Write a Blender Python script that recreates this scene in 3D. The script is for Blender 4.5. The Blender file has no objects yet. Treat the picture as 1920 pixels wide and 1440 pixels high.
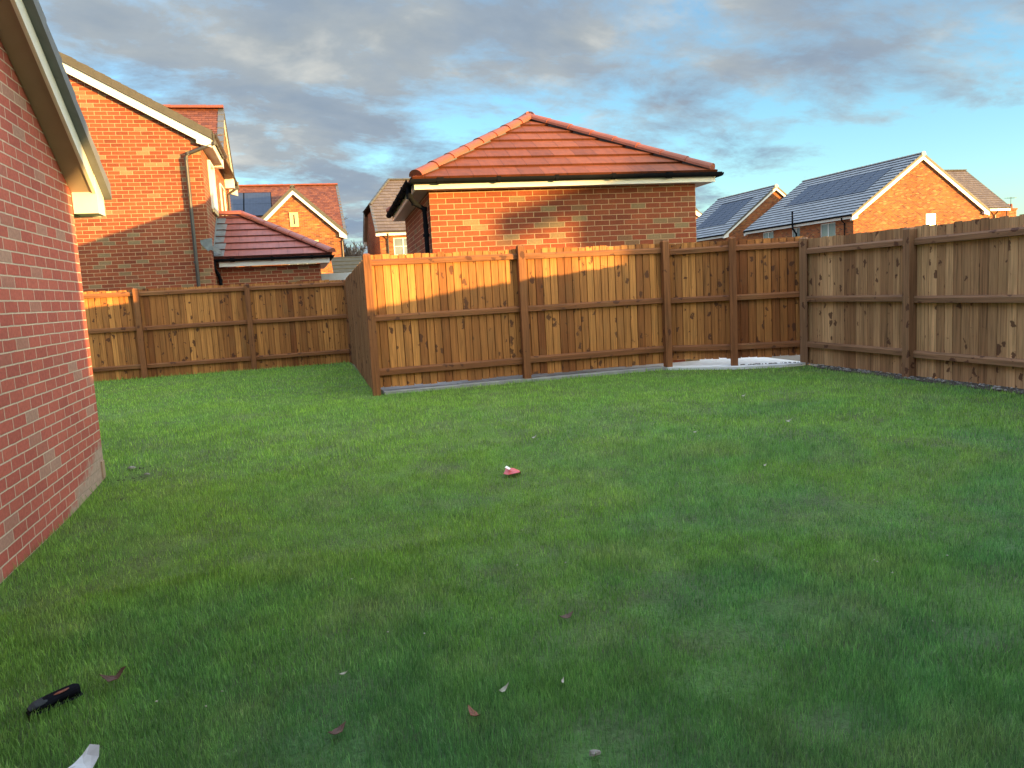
import bpy, math, random
import numpy as np
from mathutils import Vector, Matrix
random.seed(7); R = random.random
sc = bpy.context.scene
rad = math.radians

# ------------------------------------------------------------------ camera
cam = bpy.data.cameras.new('camera'); camo = bpy.data.objects.new('camera', cam); sc.collection.objects.link(camo)
CR = Vector((.96225, -.26651, -.05497)); CD = Vector((-.0842, -.1002, -.9914)); CF = Vector((.2594, .9583, -.12035))
CF.normalize(); CR = (CR - CF*CR.dot(CF)).normalized(); CD = CF.cross(CR).normalized()
camo.matrix_world = Matrix(((CR.x, -CD.x, -CF.x, 0), (CR.y, -CD.y, -CF.y, 0), (CR.z, -CD.z, -CF.z, 1.4), (0, 0, 0, 1)))
cam.sensor_width = 36; cam.lens = 1452/1920*36; cam.clip_end = 2000; cam.clip_start = .02
sc.camera = camo

# ------------------------------------------------------------------ sun, sky, exposure
SUN_TH, SUN_EL = rad(44.1), rad(3.4)
sdir = Vector((math.sin(SUN_TH)*math.cos(SUN_EL), -math.cos(SUN_TH)*math.cos(SUN_EL), math.sin(SUN_EL)))
sl = bpy.data.lights.new('sun', 'SUN'); slo = bpy.data.objects.new('sun', sl); sc.collection.objects.link(slo)
sl.energy = 4.0; sl.angle = rad(.53); sl.color = (1.0, .60, .18)
slo.rotation_euler = sdir.to_track_quat('Z', 'Y').to_euler(); slo.location = (20, -25, 12)
sc.view_settings.view_transform = 'Standard'; sc.view_settings.look = 'None'
sc.view_settings.gamma = 1; sc.view_settings.exposure = 1.88

W = bpy.data.worlds.new('World'); sc.world = W; W.use_nodes = True
class NT:
    def __init__(s, nt): s.t = nt; s.n = nt.nodes; s.l = nt.links
    def new(s, ty, ins=None, **kw):
        n = s.n.new(ty)
        for k, v in kw.items(): setattr(n, k, v)
        if ins:
            for k, v in ins.items():
                sk = n.inputs[k]
                if isinstance(v, bpy.types.NodeSocket): s.l.new(v, sk)
                else: sk.default_value = v
        return n
    def math(s, op, a, b=0.0, c=None, clamp=False):
        d = {0: a, 1: b}
        if c is not None: d[2] = c
        n = s.new('ShaderNodeMath', d, operation=op); n.use_clamp = clamp; return n.outputs[0]
    def mix(s, fac, a, b, blend='MIX'):
        n = s.n.new('ShaderNodeMix'); n.data_type = 'RGBA'; n.blend_type = blend
        for k, v in ((0, fac), (6, a), (7, b)):
            if isinstance(v, bpy.types.NodeSocket): s.l.new(v, n.inputs[k])
            else: n.inputs[k].default_value = (v if k == 0 else (*v, 1) if len(v) == 3 else v)
        return n.outputs[2]
    def ramp(s, fac, stops, interp='LINEAR'):
        n = s.n.new('ShaderNodeValToRGB'); s.l.new(fac, n.inputs[0]); cr = n.color_ramp; cr.interpolation = interp
        while len(cr.elements) < len(stops): cr.elements.new(.5)
        for e, (p, c) in zip(cr.elements, stops):
            e.position = p; e.color = (*c, 1) if hasattr(c, '__len__') else (c, c, c, 1)
        return n.outputs[0]
    def noise(s, vec, scale, detail=4, rough=.55, dist=0.0):
        return s.new('ShaderNodeTexNoise', {'Vector': vec, 'Scale': scale, 'Detail': detail, 'Roughness': rough, 'Distortion': dist}).outputs[0]
    def vmap(s, vec, scale=(1, 1, 1), loc=(0, 0, 0), rot=(0, 0, 0)):
        return s.new('ShaderNodeMapping', {'Vector': vec, 'Scale': scale, 'Location': loc, 'Rotation': rot}).outputs[0]

w = NT(W.node_tree)
for n in list(w.n): w.n.remove(n)
sky = w.new('ShaderNodeTexSky', sky_type='NISHITA'); sky.sun_disc = False
sky.sun_elevation = rad(9); sky.sun_rotation = math.pi - SUN_TH; sky.air_density = 1.0; sky.dust_density = .4; sky.ozone_density = 2.0
tc = w.new('ShaderNodeTexCoord'); sx = w.new('ShaderNodeSeparateXYZ', {0: tc.outputs['Generated']})
zz = w.math('ADD', w.math('MAXIMUM', sx.outputs[2], 0.0), .20)
px = w.math('DIVIDE', sx.outputs[0], zz); py = w.math('DIVIDE', sx.outputs[1], zz)
P = w.new('ShaderNodeCombineXYZ', {0: px, 1: py, 2: 0.0}).outputs[0]
P = w.vmap(P, rot=(0, 0, rad(-18)))
Ps = w.vmap(P, scale=(.80, 1.0, 1), loc=(.35, .2, 0))
big = w.noise(Ps, 1.6, 9, .63, .25)
fine = w.noise(w.vmap(Ps, loc=(3.1, 7.7, 0)), 4.0, 8, .66, .3)
tone = w.noise(w.vmap(Ps, loc=(9.3, 1.7, 0)), 2.3, 6, .55, .2)
# clearer air low on the east side
cl = w.new('ShaderNodeVectorMath', {0: tc.outputs['Generated'], 1: (.735, .66, .10)}, operation='DOT_PRODUCT').outputs['Value']
clr = w.new('ShaderNodeMapRange', {'Value': cl, 'From Min': .90, 'From Max': .995, 'To Min': 0.0, 'To Max': .30}).outputs[0]
low = w.new('ShaderNodeMapRange', {'Value': sx.outputs[2], 'From Min': .05, 'From Max': .27, 'To Min': 1.0, 'To Max': 0.0}).outputs[0]
cov = w.math('ADD', w.math('MULTIPLY', big, .64), w.math('MULTIPLY', fine, .36))
cov = w.math('SUBTRACT', cov, w.math('MULTIPLY', clr, low))
cfac = w.ramp(cov, [(.385, 0.0), (.455, .6), (.525, 1.0)])
ccol = w.ramp(tone, [(.32, (.225, .285, .365)), (.46, (.275, .325, .382)), (.58, (.345, .375, .395)), (.68, (.52, .515, .485))])
edge = w.ramp(cov, [(.36, 1.25), (.50, 1.06), (.66, .94)])
ccol = w.mix(1.0, ccol, edge, 'MULTIPLY')
skc = w.mix(1.0, sky.outputs[0], w.ramp(sx.outputs[2], [(0.0, (1.10, 1.40, 1.38)), (.18, (1.05, 1.38, 1.42)), (.5, (.92, 1.2, 1.36))]), 'MULTIPLY')
SKY_STR, CLOUD = .066, 5.3
cl2 = w.mix(1.0, ccol, (CLOUD*.93, CLOUD*.97, CLOUD*1.0), 'MULTIPLY')
fin = w.mix(cfac, skc, cl2)
# sky boosted overhead and towards the low sun, added fill for the shaded garden
ov_ = w.new('ShaderNodeMapRange', {'Value': sx.outputs[2], 'From Min': .46, 'From Max': .80, 'To Min': 0.0, 'To Max': 1.0}, interpolation_type='SMOOTHSTEP').outputs[0]
sn_ = w.new('ShaderNodeVectorMath', {0: tc.outputs['Generated'], 1: (sdir.x, sdir.y, .25)}, operation='DOT_PRODUCT').outputs['Value']
sn_ = w.new('ShaderNodeMapRange', {'Value': sn_, 'From Min': .15, 'From Max': .9, 'To Min': 0.0, 'To Max': 1.0}, interpolation_type='SMOOTHSTEP').outputs[0]
br_ = w.math('MAXIMUM', w.math('MULTIPLY', ov_, 4.5), w.math('MULTIPLY', sn_, 4.3)); br_ = w.math('ADD', br_, 1.0)
warm = w.mix(sn_, (1, 1, 1), (1.2, .98, .70))
fin = w.mix(1.0, fin, warm, 'MULTIPLY')
fin = w.new('ShaderNodeVectorMath', {0: fin, 'Scale': br_}, operation='SCALE').outputs[0]
bg = w.new('ShaderNodeBackground', {'Color': fin, 'Strength': SKY_STR})
w.l.new(bg.outputs[0], w.new('ShaderNodeOutputWorld').inputs[0])

# ------------------------------------------------------------------ helpers
def V3(p): return Vector(p)
class MB:
    def __init__(s): s.v = []; s.f = []; s.uv = []; s.t = []
    def poly(s, pts, uv=None, tint=.5):
        pts = [Vector(p) for p in pts]; b = len(s.v); s.v += pts; s.f.append(list(range(b, b+len(pts))))
        if uv is None:
            n = Vector((0, 0, 0))
            for i in range(len(pts)):
                a, c = pts[i], pts[(i+1) % len(pts)]
                n += Vector(((a.y-c.y)*(a.z+c.z), (a.z-c.z)*(a.x+c.x), (a.x-c.x)*(a.y+c.y)))
            if n.length < 1e-12: n = Vector((0, 0, 1))
            n.normalize()
            if abs(n.z) > .92: uv = [(p.x, p.y) for p in pts]
            else:
                t = Vector((0, 0, 1)).cross(n).normalized(); vv = n.cross(t)
                uv = [(p.dot(t), p.dot(vv)) for p in pts]
        s.uv.append([tuple(u) for u in uv]); s.t.append(tint)
    def prism(s, pts, vec, tint=.5, uvf=None):
        a = [Vector(p) for p in pts]; e = Vector(vec); b = [p+e for p in a]; n = len(a)
        nn = Vector((0, 0, 0))
        for i in range(n):
            p, c = a[i], a[(i+1) % n]
            nn += Vector(((p.y-c.y)*(p.z+c.z), (p.z-c.z)*(p.x+c.x), (p.x-c.x)*(p.y+c.y)))
        if nn.dot(e) > 0: a.reverse(); b.reverse()
        g = (lambda q: [uvf(p) for p in q]) if uvf else (lambda q: None)
        s.poly(a, g(a), tint); q = list(reversed(b)); s.poly(q, g(q), tint)
        for i in range(n):
            j = (i+1) % n; q = [a[j], a[i], b[i], b[j]]; s.poly(q, g(q), tint)
    def box(s, x0, x1, y0, y1, z0, z1, tint=.5, uvf=None):
        s.prism([(x0, y0, z0), (x1, y0, z0), (x1, y1, z0), (x0, y1, z0)], (0, 0, z1-z0), tint, uvf)
    def bar(s, p, q, wdt, hgt, side=None, tint=.5, uvf=None):
        p, q = Vector(p), Vector(q); d = (q-p).normalized()
        u = Vector(side).normalized() if side else d.cross(Vector((0, 0, 1)))
        if u.length < 1e-6: u = Vector((1, 0, 0))
        u.normalize(); n = u.cross(d).normalized()
        c = [p+u*(a*wdt/2)+n*(b*hgt/2) for a, b in ((-1, -1), (1, -1), (1, 1), (-1, 1))]
        s.prism(c, q-p, tint, uvf)
    def tube(s, path, r, n=10, tint=.5, cap=True, rs=None):
        path = [Vector(p) for p in path]; rings = []
        for i, p in enumerate(path):
            d = (path[min(i+1, len(path)-1)]-path[max(i-1, 0)]).normalized()
            u = d.cross(Vector((0, 0, 1)))
            if u.length < 1e-3: u = Vector((1, 0, 0))
            u.normalize(); v = u.cross(d); rr = rs[i] if rs else r
            rings.append([p+(u*math.cos(2*math.pi*k/n)+v*math.sin(2*math.pi*k/n))*rr for k in range(n)])
        for a, b in zip(rings, rings[1:]):
            for k in range(n): s.poly([a[k], a[(k+1) % n], b[(k+1) % n], b[k]], None, tint)
        if cap: s.poly(rings[0][::-1], None, tint); s.poly(rings[-1], None, tint)
    def halfpipe(s, p, q, r, up=1, n=8, th=.012, side=None, tint=.5):
        """half round shell from p to q; up=1 dome, -1 trough"""
        p, q = Vector(p), Vector(q); d = (q-p).normalized()
        u = d.cross(Vector((0, 0, 1))).normalized(); v = u.cross(d).normalized()*up
        def ring(o, rr): return [o+u*math.cos(math.pi*k/n)*rr+v*math.sin(math.pi*k/n)*rr for k in range(n+1)]
        A, B, a, b = ring(p, r), ring(q, r), ring(p, r-th), ring(q, r-th)
        for k in range(n):
            s.poly([A[k], A[k+1], B[k+1], B[k]], None, tint); s.poly([a[k+1], a[k], b[k], b[k+1]], None, tint)
            s.poly([A[k+1], A[k], a[k], a[k+1]], None, tint); s.poly([B[k], B[k+1], b[k+1], b[k]], None, tint)
        for k in (0, n): s.poly([A[k], B[k], b[k], a[k]], None, tint)
    def build(s, name, mat, parent=None, smooth=False, T=None, stuff=False):
        me = bpy.data.meshes.new(name)
        vs = [T @ p for p in s.v] if T is not None else s.v
        me.from_pydata([tuple(p) for p in vs], [], s.f)
        ul = me.uv_layers.new(name='UVMap'); i = 0; flat = []
        for q in s.uv:
            for u in q: flat += u
        ul.data.foreach_set('uv', flat)
        at = me.attributes.new('tint', 'FLOAT', 'FACE'); at.data.foreach_set('value', s.t)
        me.materials.append(mat)
        if smooth: me.polygons.foreach_set('use_smooth', [True]*len(me.polygons))
        me.update()
        o = bpy.data.objects.new(name, me); sc.collection.objects.link(o)
        if parent: o.parent = parent
        return o
def thing(name, label, cat, loc=(0, 0, 0), rz=0.0, group=None):
    o = bpy.data.objects.new(name, None); sc.collection.objects.link(o); o.empty_display_size = .2
    o.location = loc; o.rotation_euler = (0, 0, rz); tag(o, label, cat, group); return o
def tag(o, label, cat, group=None):
    o['label'] = label; o['category'] = cat
    if group: o['group'] = group
    return o
def clamp(x, a, b): return max(a, min(b, x))
def gz(y, x=0.0):
    t = clamp((y+.55*max(x, 0.0)-5.5)/4.0, 0, 1); return .15*t*t*(3-2*t)

# ------------------------------------------------------------------ materials
def mat(name):
    m = bpy.data.materials.new(name); m.use_nodes = True; t = NT(m.node_tree)
    for n in list(t.n): t.n.remove(n)
    b = t.new('ShaderNodeBsdfPrincipled'); o = t.new('ShaderNodeOutputMaterial'); t.l.new(b.outputs[0], o.inputs[0])
    return m, t, b
def bump(t, b, h, dist, strength=1.0):
    n = t.new('ShaderNodeBump', {'Height': h, 'Distance': dist, 'Strength': strength}); t.l.new(n.outputs[0], b.inputs['Normal'])
def uvc(t): return t.new('ShaderNodeTexCoord').outputs['UV']
def objc(t): return t.new('ShaderNodeTexCoord').outputs['Object']
def plain(name, col, rough=.5, var=.12, scale=6, spec=.5, metal=0.0, bmp=0.0):
    m, t, b = mat(name); c = objc(t)
    n = t.noise(c, scale, 6, .6); f = t.ramp(n, [(.3, 1-var), (.7, 1+var)])
    col2 = t.mix(1.0, col, f, 'MULTIPLY'); t.l.new(col2, b.inputs['Base Color'])
    b.inputs['Roughness'].default_value = rough; b.inputs['Specular IOR Level'].default_value = spec; b.inputs['Metallic'].default_value = metal
    if bmp: bump(t, b, t.noise(c, scale*8, 5, .6), bmp)
    return m
def brick(name, stops, mortar, rough=.85, dirt=.18, stain=0.0, smear=None):
    m, t, b = mat(name); c = uvc(t)
    dn = t.new('ShaderNodeTexNoise', {'Vector': c, 'Scale': 9.0, 'Detail': 3.0})
    off = t.new('ShaderNodeVectorMath', {0: dn.outputs[1], 1: (.5, .5, .5)}, operation='SUBTRACT').outputs[0]
    off = t.new('ShaderNodeVectorMath', {0: off, 'Scale': .006}, operation='SCALE').outputs[0]
    cc = t.new('ShaderNodeVectorMath', {0: c, 1: off}, operation='ADD').outputs[0]
    br = t.new('ShaderNodeTexBrick', {'Vector': cc, 'Color1': (0, 0, 0, 1), 'Color2': (1, 1, 1, 1), 'Mortar': (0, 0, 0, 1), 'Scale': 1.0,
               'Mortar Size': .0055, 'Mortar Smooth': .25, 'Bias': 0.0, 'Brick Width': .225, 'Row Height': .075}, offset=.5, squash=1.0)
    col = t.ramp(br.outputs[0], stops)
    mott = t.noise(c, 38, 5, .65); col = t.mix(1.0, col, t.ramp(mott, [(.25, .78), (.75, 1.2)]), 'MULTIPLY')
    fl = t.noise(t.vmap(c, scale=(1, 2.4, 1)), 15, 4, .7)
    col = t.mix(t.ramp(fl, [(.60, 0.0), (.74, .35)]), col, (.42, .26, .17))
    mo = t.mix(1.0, mortar, t.ramp(t.noise(c, 60, 3), [(.3, .82), (.7, 1.15)]), 'MULTIPLY')
    col = t.mix(br.outputs[1], col, mo)
    lg = t.noise(c, .55, 4, .6); col = t.mix(1.0, col, t.ramp(lg, [(.3, 1-dirt), (.7, 1+dirt)]), 'MULTIPLY')
    if smear:   # cement smear at the foot of the far end of the wall, by object position
        oc = t.new('ShaderNodeSeparateXYZ', {0: objc(t)})
        d = t.math('ADD', t.math('MULTIPLY', t.math('SUBTRACT', oc.outputs[smear[0]], smear[1]), smear[2]), t.math('MULTIPLY', oc.outputs[2], -1.0))
        d = t.math('ADD', d, t.math('MULTIPLY', t.noise(c, 9, 5, .7), .35))
        col = t.mix(t.ramp(d, [(.14, 0.0), (.24, .96)]), col, t.mix(1.0, (.40, .29, .235), t.ramp(t.noise(c, 25, 5), [(.3, .82), (.7, 1.18)]), 'MULTIPLY'))
    t.l.new(col, b.inputs['Base Color']); b.inputs['Roughness'].default_value = rough; b.inputs['Specular IOR Level'].default_value = .25
    h = t.math('SUBTRACT', t.math('MULTIPLY', mott, .35), br.outputs[1]); bump(t, b, h, .010)
    return m
RED = [(0.0, (.25, .050, .030)), (.30, (.33, .064, .036)), (.62, (.38, .080, .042)), (.86, (.30, .060, .036)), (.91, (.30, .145, .090)), (1.0, (.33, .18, .115))]
ORG = [(0.0, (.14, .055, .030)), (.20, (.34, .095, .030)), (.60, (.42, .135, .038)), (.80, (.22, .075, .035)), (1.0, (.42, .22, .08))]
M = {}
M['brickA'] = brick('red brick of near building', [(0.0, (.38, .098, .076)), (.30, (.44, .110, .084)), (.62, (.47, .125, .092)), (.88, (.40, .104, .080)), (.94, (.40, .20, .155)), (1.0, (.40, .23, .18))], (.60, .46, .36), smear=(0, 4.88, .32))
M['brick'] = brick('red brick', [(p, (c[0]*.80, c[1]*1.02, c[2]*.85)) for p, c in RED], (.52, .35, .20))
M['brickO'] = brick('multi orange brick', ORG, (.36, .24, .15))
def tiles(name, cols, L, wid, rough=.55, joint=.5, off=.5, var=.2, spec=.35, butt=.45):
    m, t, b = mat(name); c = uvc(t)
    br = t.new('ShaderNodeTexBrick', {'Vector': c, 'Color1': (0, 0, 0, 1), 'Color2': (1, 1, 1, 1), 'Mortar': (0, 0, 0, 1), 'Scale': 1.0,
               'Mortar Size': .004, 'Mortar Smooth': .4, 'Bias': 0.0, 'Brick Width': wid, 'Row Height': 1.0}, offset=off)
    at = t.new('ShaderNodeAttribute', attribute_name='tint').outputs['Fac']
    col = t.ramp(br.outputs[0], cols)
    n = t.noise(c, 3.2, 6, .65); col = t.mix(1.0, col, t.ramp(n, [(.3, 1-var), (.7, 1+var)]), 'MULTIPLY')
    col = t.mix(1.0, col, t.ramp(t.noise(c, 120, 3), [(.3, .9), (.7, 1.1)]), 'MULTIPLY')
    st = t.noise(t.vmap(c, scale=(9, .7, 1)), 1.6, 4, .6)
    col = t.mix(1.0, col, t.ramp(st, [(.35, .86), (.65, 1.08)]), 'MULTIPLY')
    dk = t.mix(1.0, col, (joint, joint, joint), 'MULTIPLY'); col = t.mix(br.outputs[1], col, dk)
    col = t.mix(1.0, col, t.ramp(at, [(0, butt), (.4, 1.0)]), 'MULTIPLY')   # tile front edges darkened, painting the shade line under each course
    t.l.new(col, b.inputs['Base Color']); b.inputs['Roughness'].default_value = rough; b.inputs['Specular IOR Level'].default_value = spec
    bump(t, b, t.math('SUBTRACT', t.math('MULTIPLY', n, .2), br.outputs[1]), .006); return m
M['tileRed'] = tiles('red concrete roof tile', [(0, (.170, .042, .014)), (.5, (.205, .051, .017)), (1, (.24, .063, .021))], .30, .33, .62, spec=.2)
M['tilePorch'] = tiles('plum red roof tile', [(0, (.24, .066, .050)), (1, (.29, .088, .066))], .30, .33, .5)
M['tileClay'] = tiles('small red clay tile', [(0, (.11, .028, .012)), (.5, (.165, .045, .017)), (1, (.205, .062, .024))], .11, .17, .7, .55, .5)
M['tileBrown'] = tiles('brown grey roof tile', [(0, (.17, .13, .09)), (1, (.21, .165, .115))], .30, .33, .7)
M['tileTan'] = tiles('mottled tan roof tile', [(0, (.07, .048, .030)), (.5, (.17, .105, .055)), (1, (.24, .155, .08))], .3, .33, .8, .5)
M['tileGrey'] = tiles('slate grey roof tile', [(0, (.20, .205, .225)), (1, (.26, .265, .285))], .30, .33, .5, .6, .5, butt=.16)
M['tileDusk'] = tiles('dull brown roof tile', [(0, (.115, .080, .062)), (1, (.16, .115, .086))], .30, .33, .6, .6, .5)
M['hip'] = plain('red ridge tile', (.25, .058, .020), .6, .14, 4, bmp=.001)
M['hipP'] = plain('plum ridge tile', (.27, .078, .056), .5, .14, 4)
M['capG'] = plain('grey ridge tile', (.21, .20, .20), .5, .12, 4)
M['capB'] = plain('brown verge unit', (.075, .066, .048), .6, .12, 5)
M['capS'] = plain('slate grey verge unit', (.15, .155, .165), .6, .15, 5)
M['capD'] = plain('dark verge unit', (.085, .085, .085), .5, .12, 5)
M['soffit'] = plain('buff soffit board', (.34, .27, .215), .5, .08, 3)
M['white'] = plain('white upvc', (.80, .78, .72), .32, .05, 3)
M['black'] = plain('black gutter plastic', (.010, .011, .014), .95, .2, 5, spec=.03)
M['grey'] = plain('dark grey gutter plastic', (.05, .045, .04), .4, .2, 5)
M['lead'] = plain('lead flashing', (.16, .18, .19), .5, .35, 9, bmp=.003)
M['stone'] = plain('cast stone', (.62, .47, .24), .8, .12, 12)
M['yellowcap'] = plain('pale ridge end cap', (.75, .62, .30), .5, .1, 8)
M['wallpipe'] = plain('dark vent plastic', (.02, .02, .022), .5, .1, 8)
M['grate'] = plain('dark opening', (.008, .008, .009), .6, .1, 8)
def mk_glass(name, col, rough=.06):
    m, t, b = mat(name); n = t.noise(objc(t), 1.1, 2); c = t.mix(1.0, col, t.ramp(n, [(.3, .75), (.7, 1.25)]), 'MULTIPLY')
    t.l.new(c, b.inputs['Base Color']); b.inputs['Roughness'].default_value = rough; b.inputs['Specular IOR Level'].default_value = .9
    return m
M['glass'] = mk_glass('grey green window glass', (.16, .19, .18)); M['glare'] = mk_glass('pane painted white for sun glare', (.8, .78, .72), .25)
def mk_pv():
    m, t, b = mat('solar glass'); c = uvc(t)
    br = t.new('ShaderNodeTexBrick', {'Vector': c, 'Color1': (.018, .026, .052, 1), 'Color2': (.024, .034, .066, 1), 'Mortar': (.045, .06, .10, 1), 'Scale': 1.0,
               'Mortar Size': .0025, 'Brick Width': .16, 'Row Height': .16}, offset=0.0)
    t.l.new(br.outputs[0], b.inputs['Base Color']); b.inputs['Roughness'].default_value = .4; b.inputs['Specular IOR Level'].default_value = .22
    return m
M['pv'] = mk_pv()
def mk_wood(name, lo, hi, sat=1.0):
    m, t, b = mat(name); c = uvc(t); at = t.new('ShaderNodeAttribute', attribute_name='tint').outputs['Fac']
    g = t.noise(t.vmap(c, scale=(30, 1.1, 1)), 1.0, 6, .62, 1.3)
    g2 = t.noise(t.vmap(c, scale=(160, 3.0, 1)), 1.0, 3, .6)
    col = t.ramp(at, [(0, lo), (.55, tuple(.5*(a+b_) for a, b_ in zip(lo, hi))), (1, hi)])
    col = t.mix(1.0, col, t.ramp(g, [(.28, .42), (.48, .92), (.74, 1.38)]), 'MULTIPLY')
    col = t.mix(1.0, col, t.ramp(g2, [(.3, .90), (.7, 1.08)]), 'MULTIPLY')
    # greenish / grey weathering patches
    wz = t.noise(c, 1.7, 4, .6); col = t.mix(t.ramp(wz, [(.52, 0.0), (.75, .32)]), col, (.26, .155, .062))
    # knots
    cw = t.new('ShaderNodeVectorMath', {0: c, 1: t.new('ShaderNodeVectorMath', {0: t.new('ShaderNodeTexNoise', {'Vector': c, 'Scale': 16.0, 'Detail': 3.0}).outputs[1], 'Scale': .11}, operation='SCALE').outputs[0]}, operation='ADD').outputs[0]
    vo = t.new('ShaderNodeTexVoronoi', {'Vector': t.vmap(cw, scale=(11.5, 7.0, 1)), 'Scale': 1.0, 'Randomness': 1.0})
    rnd = t.new('ShaderNodeSeparateColor', {0: vo.outputs['Color']})
    clus = t.ramp(t.noise(t.vmap(c, scale=(.9, 1.5, 1), loc=(5, 2, 0)), 1.0, 2), [(.40, .45), (.60, 1.25)])
    size = t.math('MULTIPLY', t.math('MULTIPLY', t.math('MAXIMUM', t.math('SUBTRACT', rnd.outputs[0], .18), 0.0), .46), clus)
    k = t.math('SUBTRACT', size, vo.outputs['Distance'])
    kn = t.ramp(t.math('ADD', t.math('MULTIPLY', k, 4.5), .5), [(.30, 0.0), (.48, .35), (.66, 1.0)])
    col = t.mix(t.math('MULTIPLY', kn, .86), col, (.075, .026, .014))
    t.l.new(col, b.inputs['Base Color']); b.inputs['Roughness'].default_value = .72; b.inputs['Specular IOR Level'].default_value = .3
    bump(t, b, t.math('ADD', g, g2), .0015); return m
M['board'] = mk_wood('treated softwood board', (.20, .062, .017), (.57, .245, .070))
M['rail'] = mk_wood('treated softwood rail', (.19, .068, .026), (.27, .105, .038))
M['boardR'] = mk_wood('shade toned softwood board', (.24, .115, .052), (.58, .335, .165))  # softwood board again, paled and greyed for fences standing in shade
M['railR'] = mk_wood('shade toned softwood rail', (.20, .095, .048), (.28, .145, .075))  # rail copy, paled and greyed for shade in the same way
def mk_soil(name, a, bcol, sc_=14, bm=.02):
    m, t, b = mat(name); c = objc(t); n = t.noise(c, sc_, 8, .7); t.l.new(t.ramp(n, [(.32, a), (.68, bcol)]), b.inputs['Base Color'])
    b.inputs['Roughness'].default_value = .95; bump(t, b, n, bm); return m
M['soil'] = mk_soil('dark soil', (.018, .014, .011), (.075, .06, .045), 22)
M['ground'] = mk_soil('bare ground', (.08, .065, .05), (.17, .14, .11), 2)
M['concrete'] = mk_soil('pale concrete slab', (.55, .55, .55), (.74, .74, .75), 9, .004)
def grass_cols(t, pos):
    """patchy turf colour by place: yellow green, deep green, thin olive"""
    n1 = t.noise(pos, .55, 4, .55, .4); n2 = t.noise(t.vmap(pos, loc=(7, 3, 0)), 1.6, 5, .6); n3 = t.noise(t.vmap(pos, loc=(1, 9, 0)), 5.5, 4, .6)
    px_ = t.new('ShaderNodeSeparateXYZ', {0: pos})
    c = t.ramp(n1, [(.30, (.105, .270, .072)), (.45, (.180, .345, .058)), (.58, (.122, .298, .078)), (.72, (.220, .355, .082))])
    # foreground dimming painted in: near turf deeper blue green, back left brighter yellow green
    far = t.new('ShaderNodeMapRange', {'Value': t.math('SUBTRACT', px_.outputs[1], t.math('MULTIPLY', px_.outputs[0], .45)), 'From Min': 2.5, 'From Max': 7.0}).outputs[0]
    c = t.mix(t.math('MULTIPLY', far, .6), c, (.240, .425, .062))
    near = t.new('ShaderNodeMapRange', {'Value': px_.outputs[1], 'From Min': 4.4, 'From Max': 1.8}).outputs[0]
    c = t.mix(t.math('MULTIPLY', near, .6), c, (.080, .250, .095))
    c = t.mix(t.ramp(n2, [(.50, 0.0), (.72, .5)]), c, (.26, .345, .135))
    return t.mix(1.0, c, t.ramp(n3, [(.3, .78), (.7, 1.22)]), 'MULTIPLY')
def mk_lawn():
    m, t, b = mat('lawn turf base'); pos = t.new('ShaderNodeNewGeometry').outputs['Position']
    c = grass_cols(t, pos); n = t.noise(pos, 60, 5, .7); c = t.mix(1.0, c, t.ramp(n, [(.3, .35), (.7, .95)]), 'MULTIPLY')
    c = t.mix(t.ramp(t.noise(pos, 2.4, 6, .65), [(.42, .28), (.68, .68)]), c, t.ramp(t.noise(pos, 35, 6), [(.35, (.040, .036, .028)), (.7, (.13, .118, .09))]))
    t.l.new(c, b.inputs['Base Color']); b.inputs['Roughness'].default_value = .95; b.inputs['Specular IOR Level'].default_value = .1
    bump(t, b, n, .02); return m
M['lawn'] = mk_lawn()
def mk_blade():
    m = bpy.data.materials.new('grass blade'); m.use_nodes = True; t = NT(m.node_tree)
    for n in list(t.n): t.n.remove(n)
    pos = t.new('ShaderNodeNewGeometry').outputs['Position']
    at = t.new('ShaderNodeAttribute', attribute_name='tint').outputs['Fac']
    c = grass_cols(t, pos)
    c = t.mix(1.0, c, t.ramp(at, [(0, (.55, .60, .70)), (.5, (1.16, 1.12, 1.15)), (.93, (1.95, 1.7, 1.7)), (1, (2.4, 1.6, 2.2))]), 'MULTIPLY')
    d = t.new('ShaderNodeBsdfPrincipled', {'Base Color': c, 'Roughness': .5, 'Specular IOR Level': .3})
    tr = t.new('ShaderNodeBsdfTranslucent', {'Color': c})
    mx = t.new('ShaderNodeMixShader', {0: .28, 1: d.outputs[0], 2: tr.outputs[0]})
    o = t.new('ShaderNodeOutputMaterial'); t.l.new(mx.outputs[0], o.inputs[0]); return m
M['blade'] = mk_blade()

# ------------------------------------------------------------------ ground
def sheet(name, xs, ys, m, dz, inside=None):
    mb = MB()
    for x0, x1 in zip(xs, xs[1:]):
        for y0, y1 in zip(ys, ys[1:]):
            if inside and not inside((x0+x1)/2, (y0+y1)/2): continue
            mb.poly([(x0, y0, gz(y0, x0)+dz), (x1, y0, gz(y0, x1)+dz), (x1, y1, gz(y1, x1)+dz), (x0, y1, gz(y1, x0)+dz)])
    o = mb.build(name, m); o['kind'] = 'structure'; return o
ysg = [-500, -60, -6, 1, 1.5] + [1.75+.25*i for i in range(32)] + [16, 40, 120, 900]
sheet('ground', [-500, -60, -8, 0, .5, 1, 1.5, 2, 2.5, 3, 3.5, 4, 4.5, 5, 5.5, 6, 6.5, 7, 60, 900], ysg, M['ground'], -.03)
sheet('lawn', [-7, -1.64, 0, .5, .95, 1.5, 2, 2.5, 3, 3.5, 4, 4.5, 5, 5.5, 6, 6.72], [-2, 1] + [1.25+.25*i for i in range(18)] + [5.75+.25*i for i in range(16)] + [10.1, 12, 15.68], M['lawn'], 0,
      lambda x, y: not (x < -1.64 and y < 5.4) and not (x > .95 and y > 10.0))
pv = MB()
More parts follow.
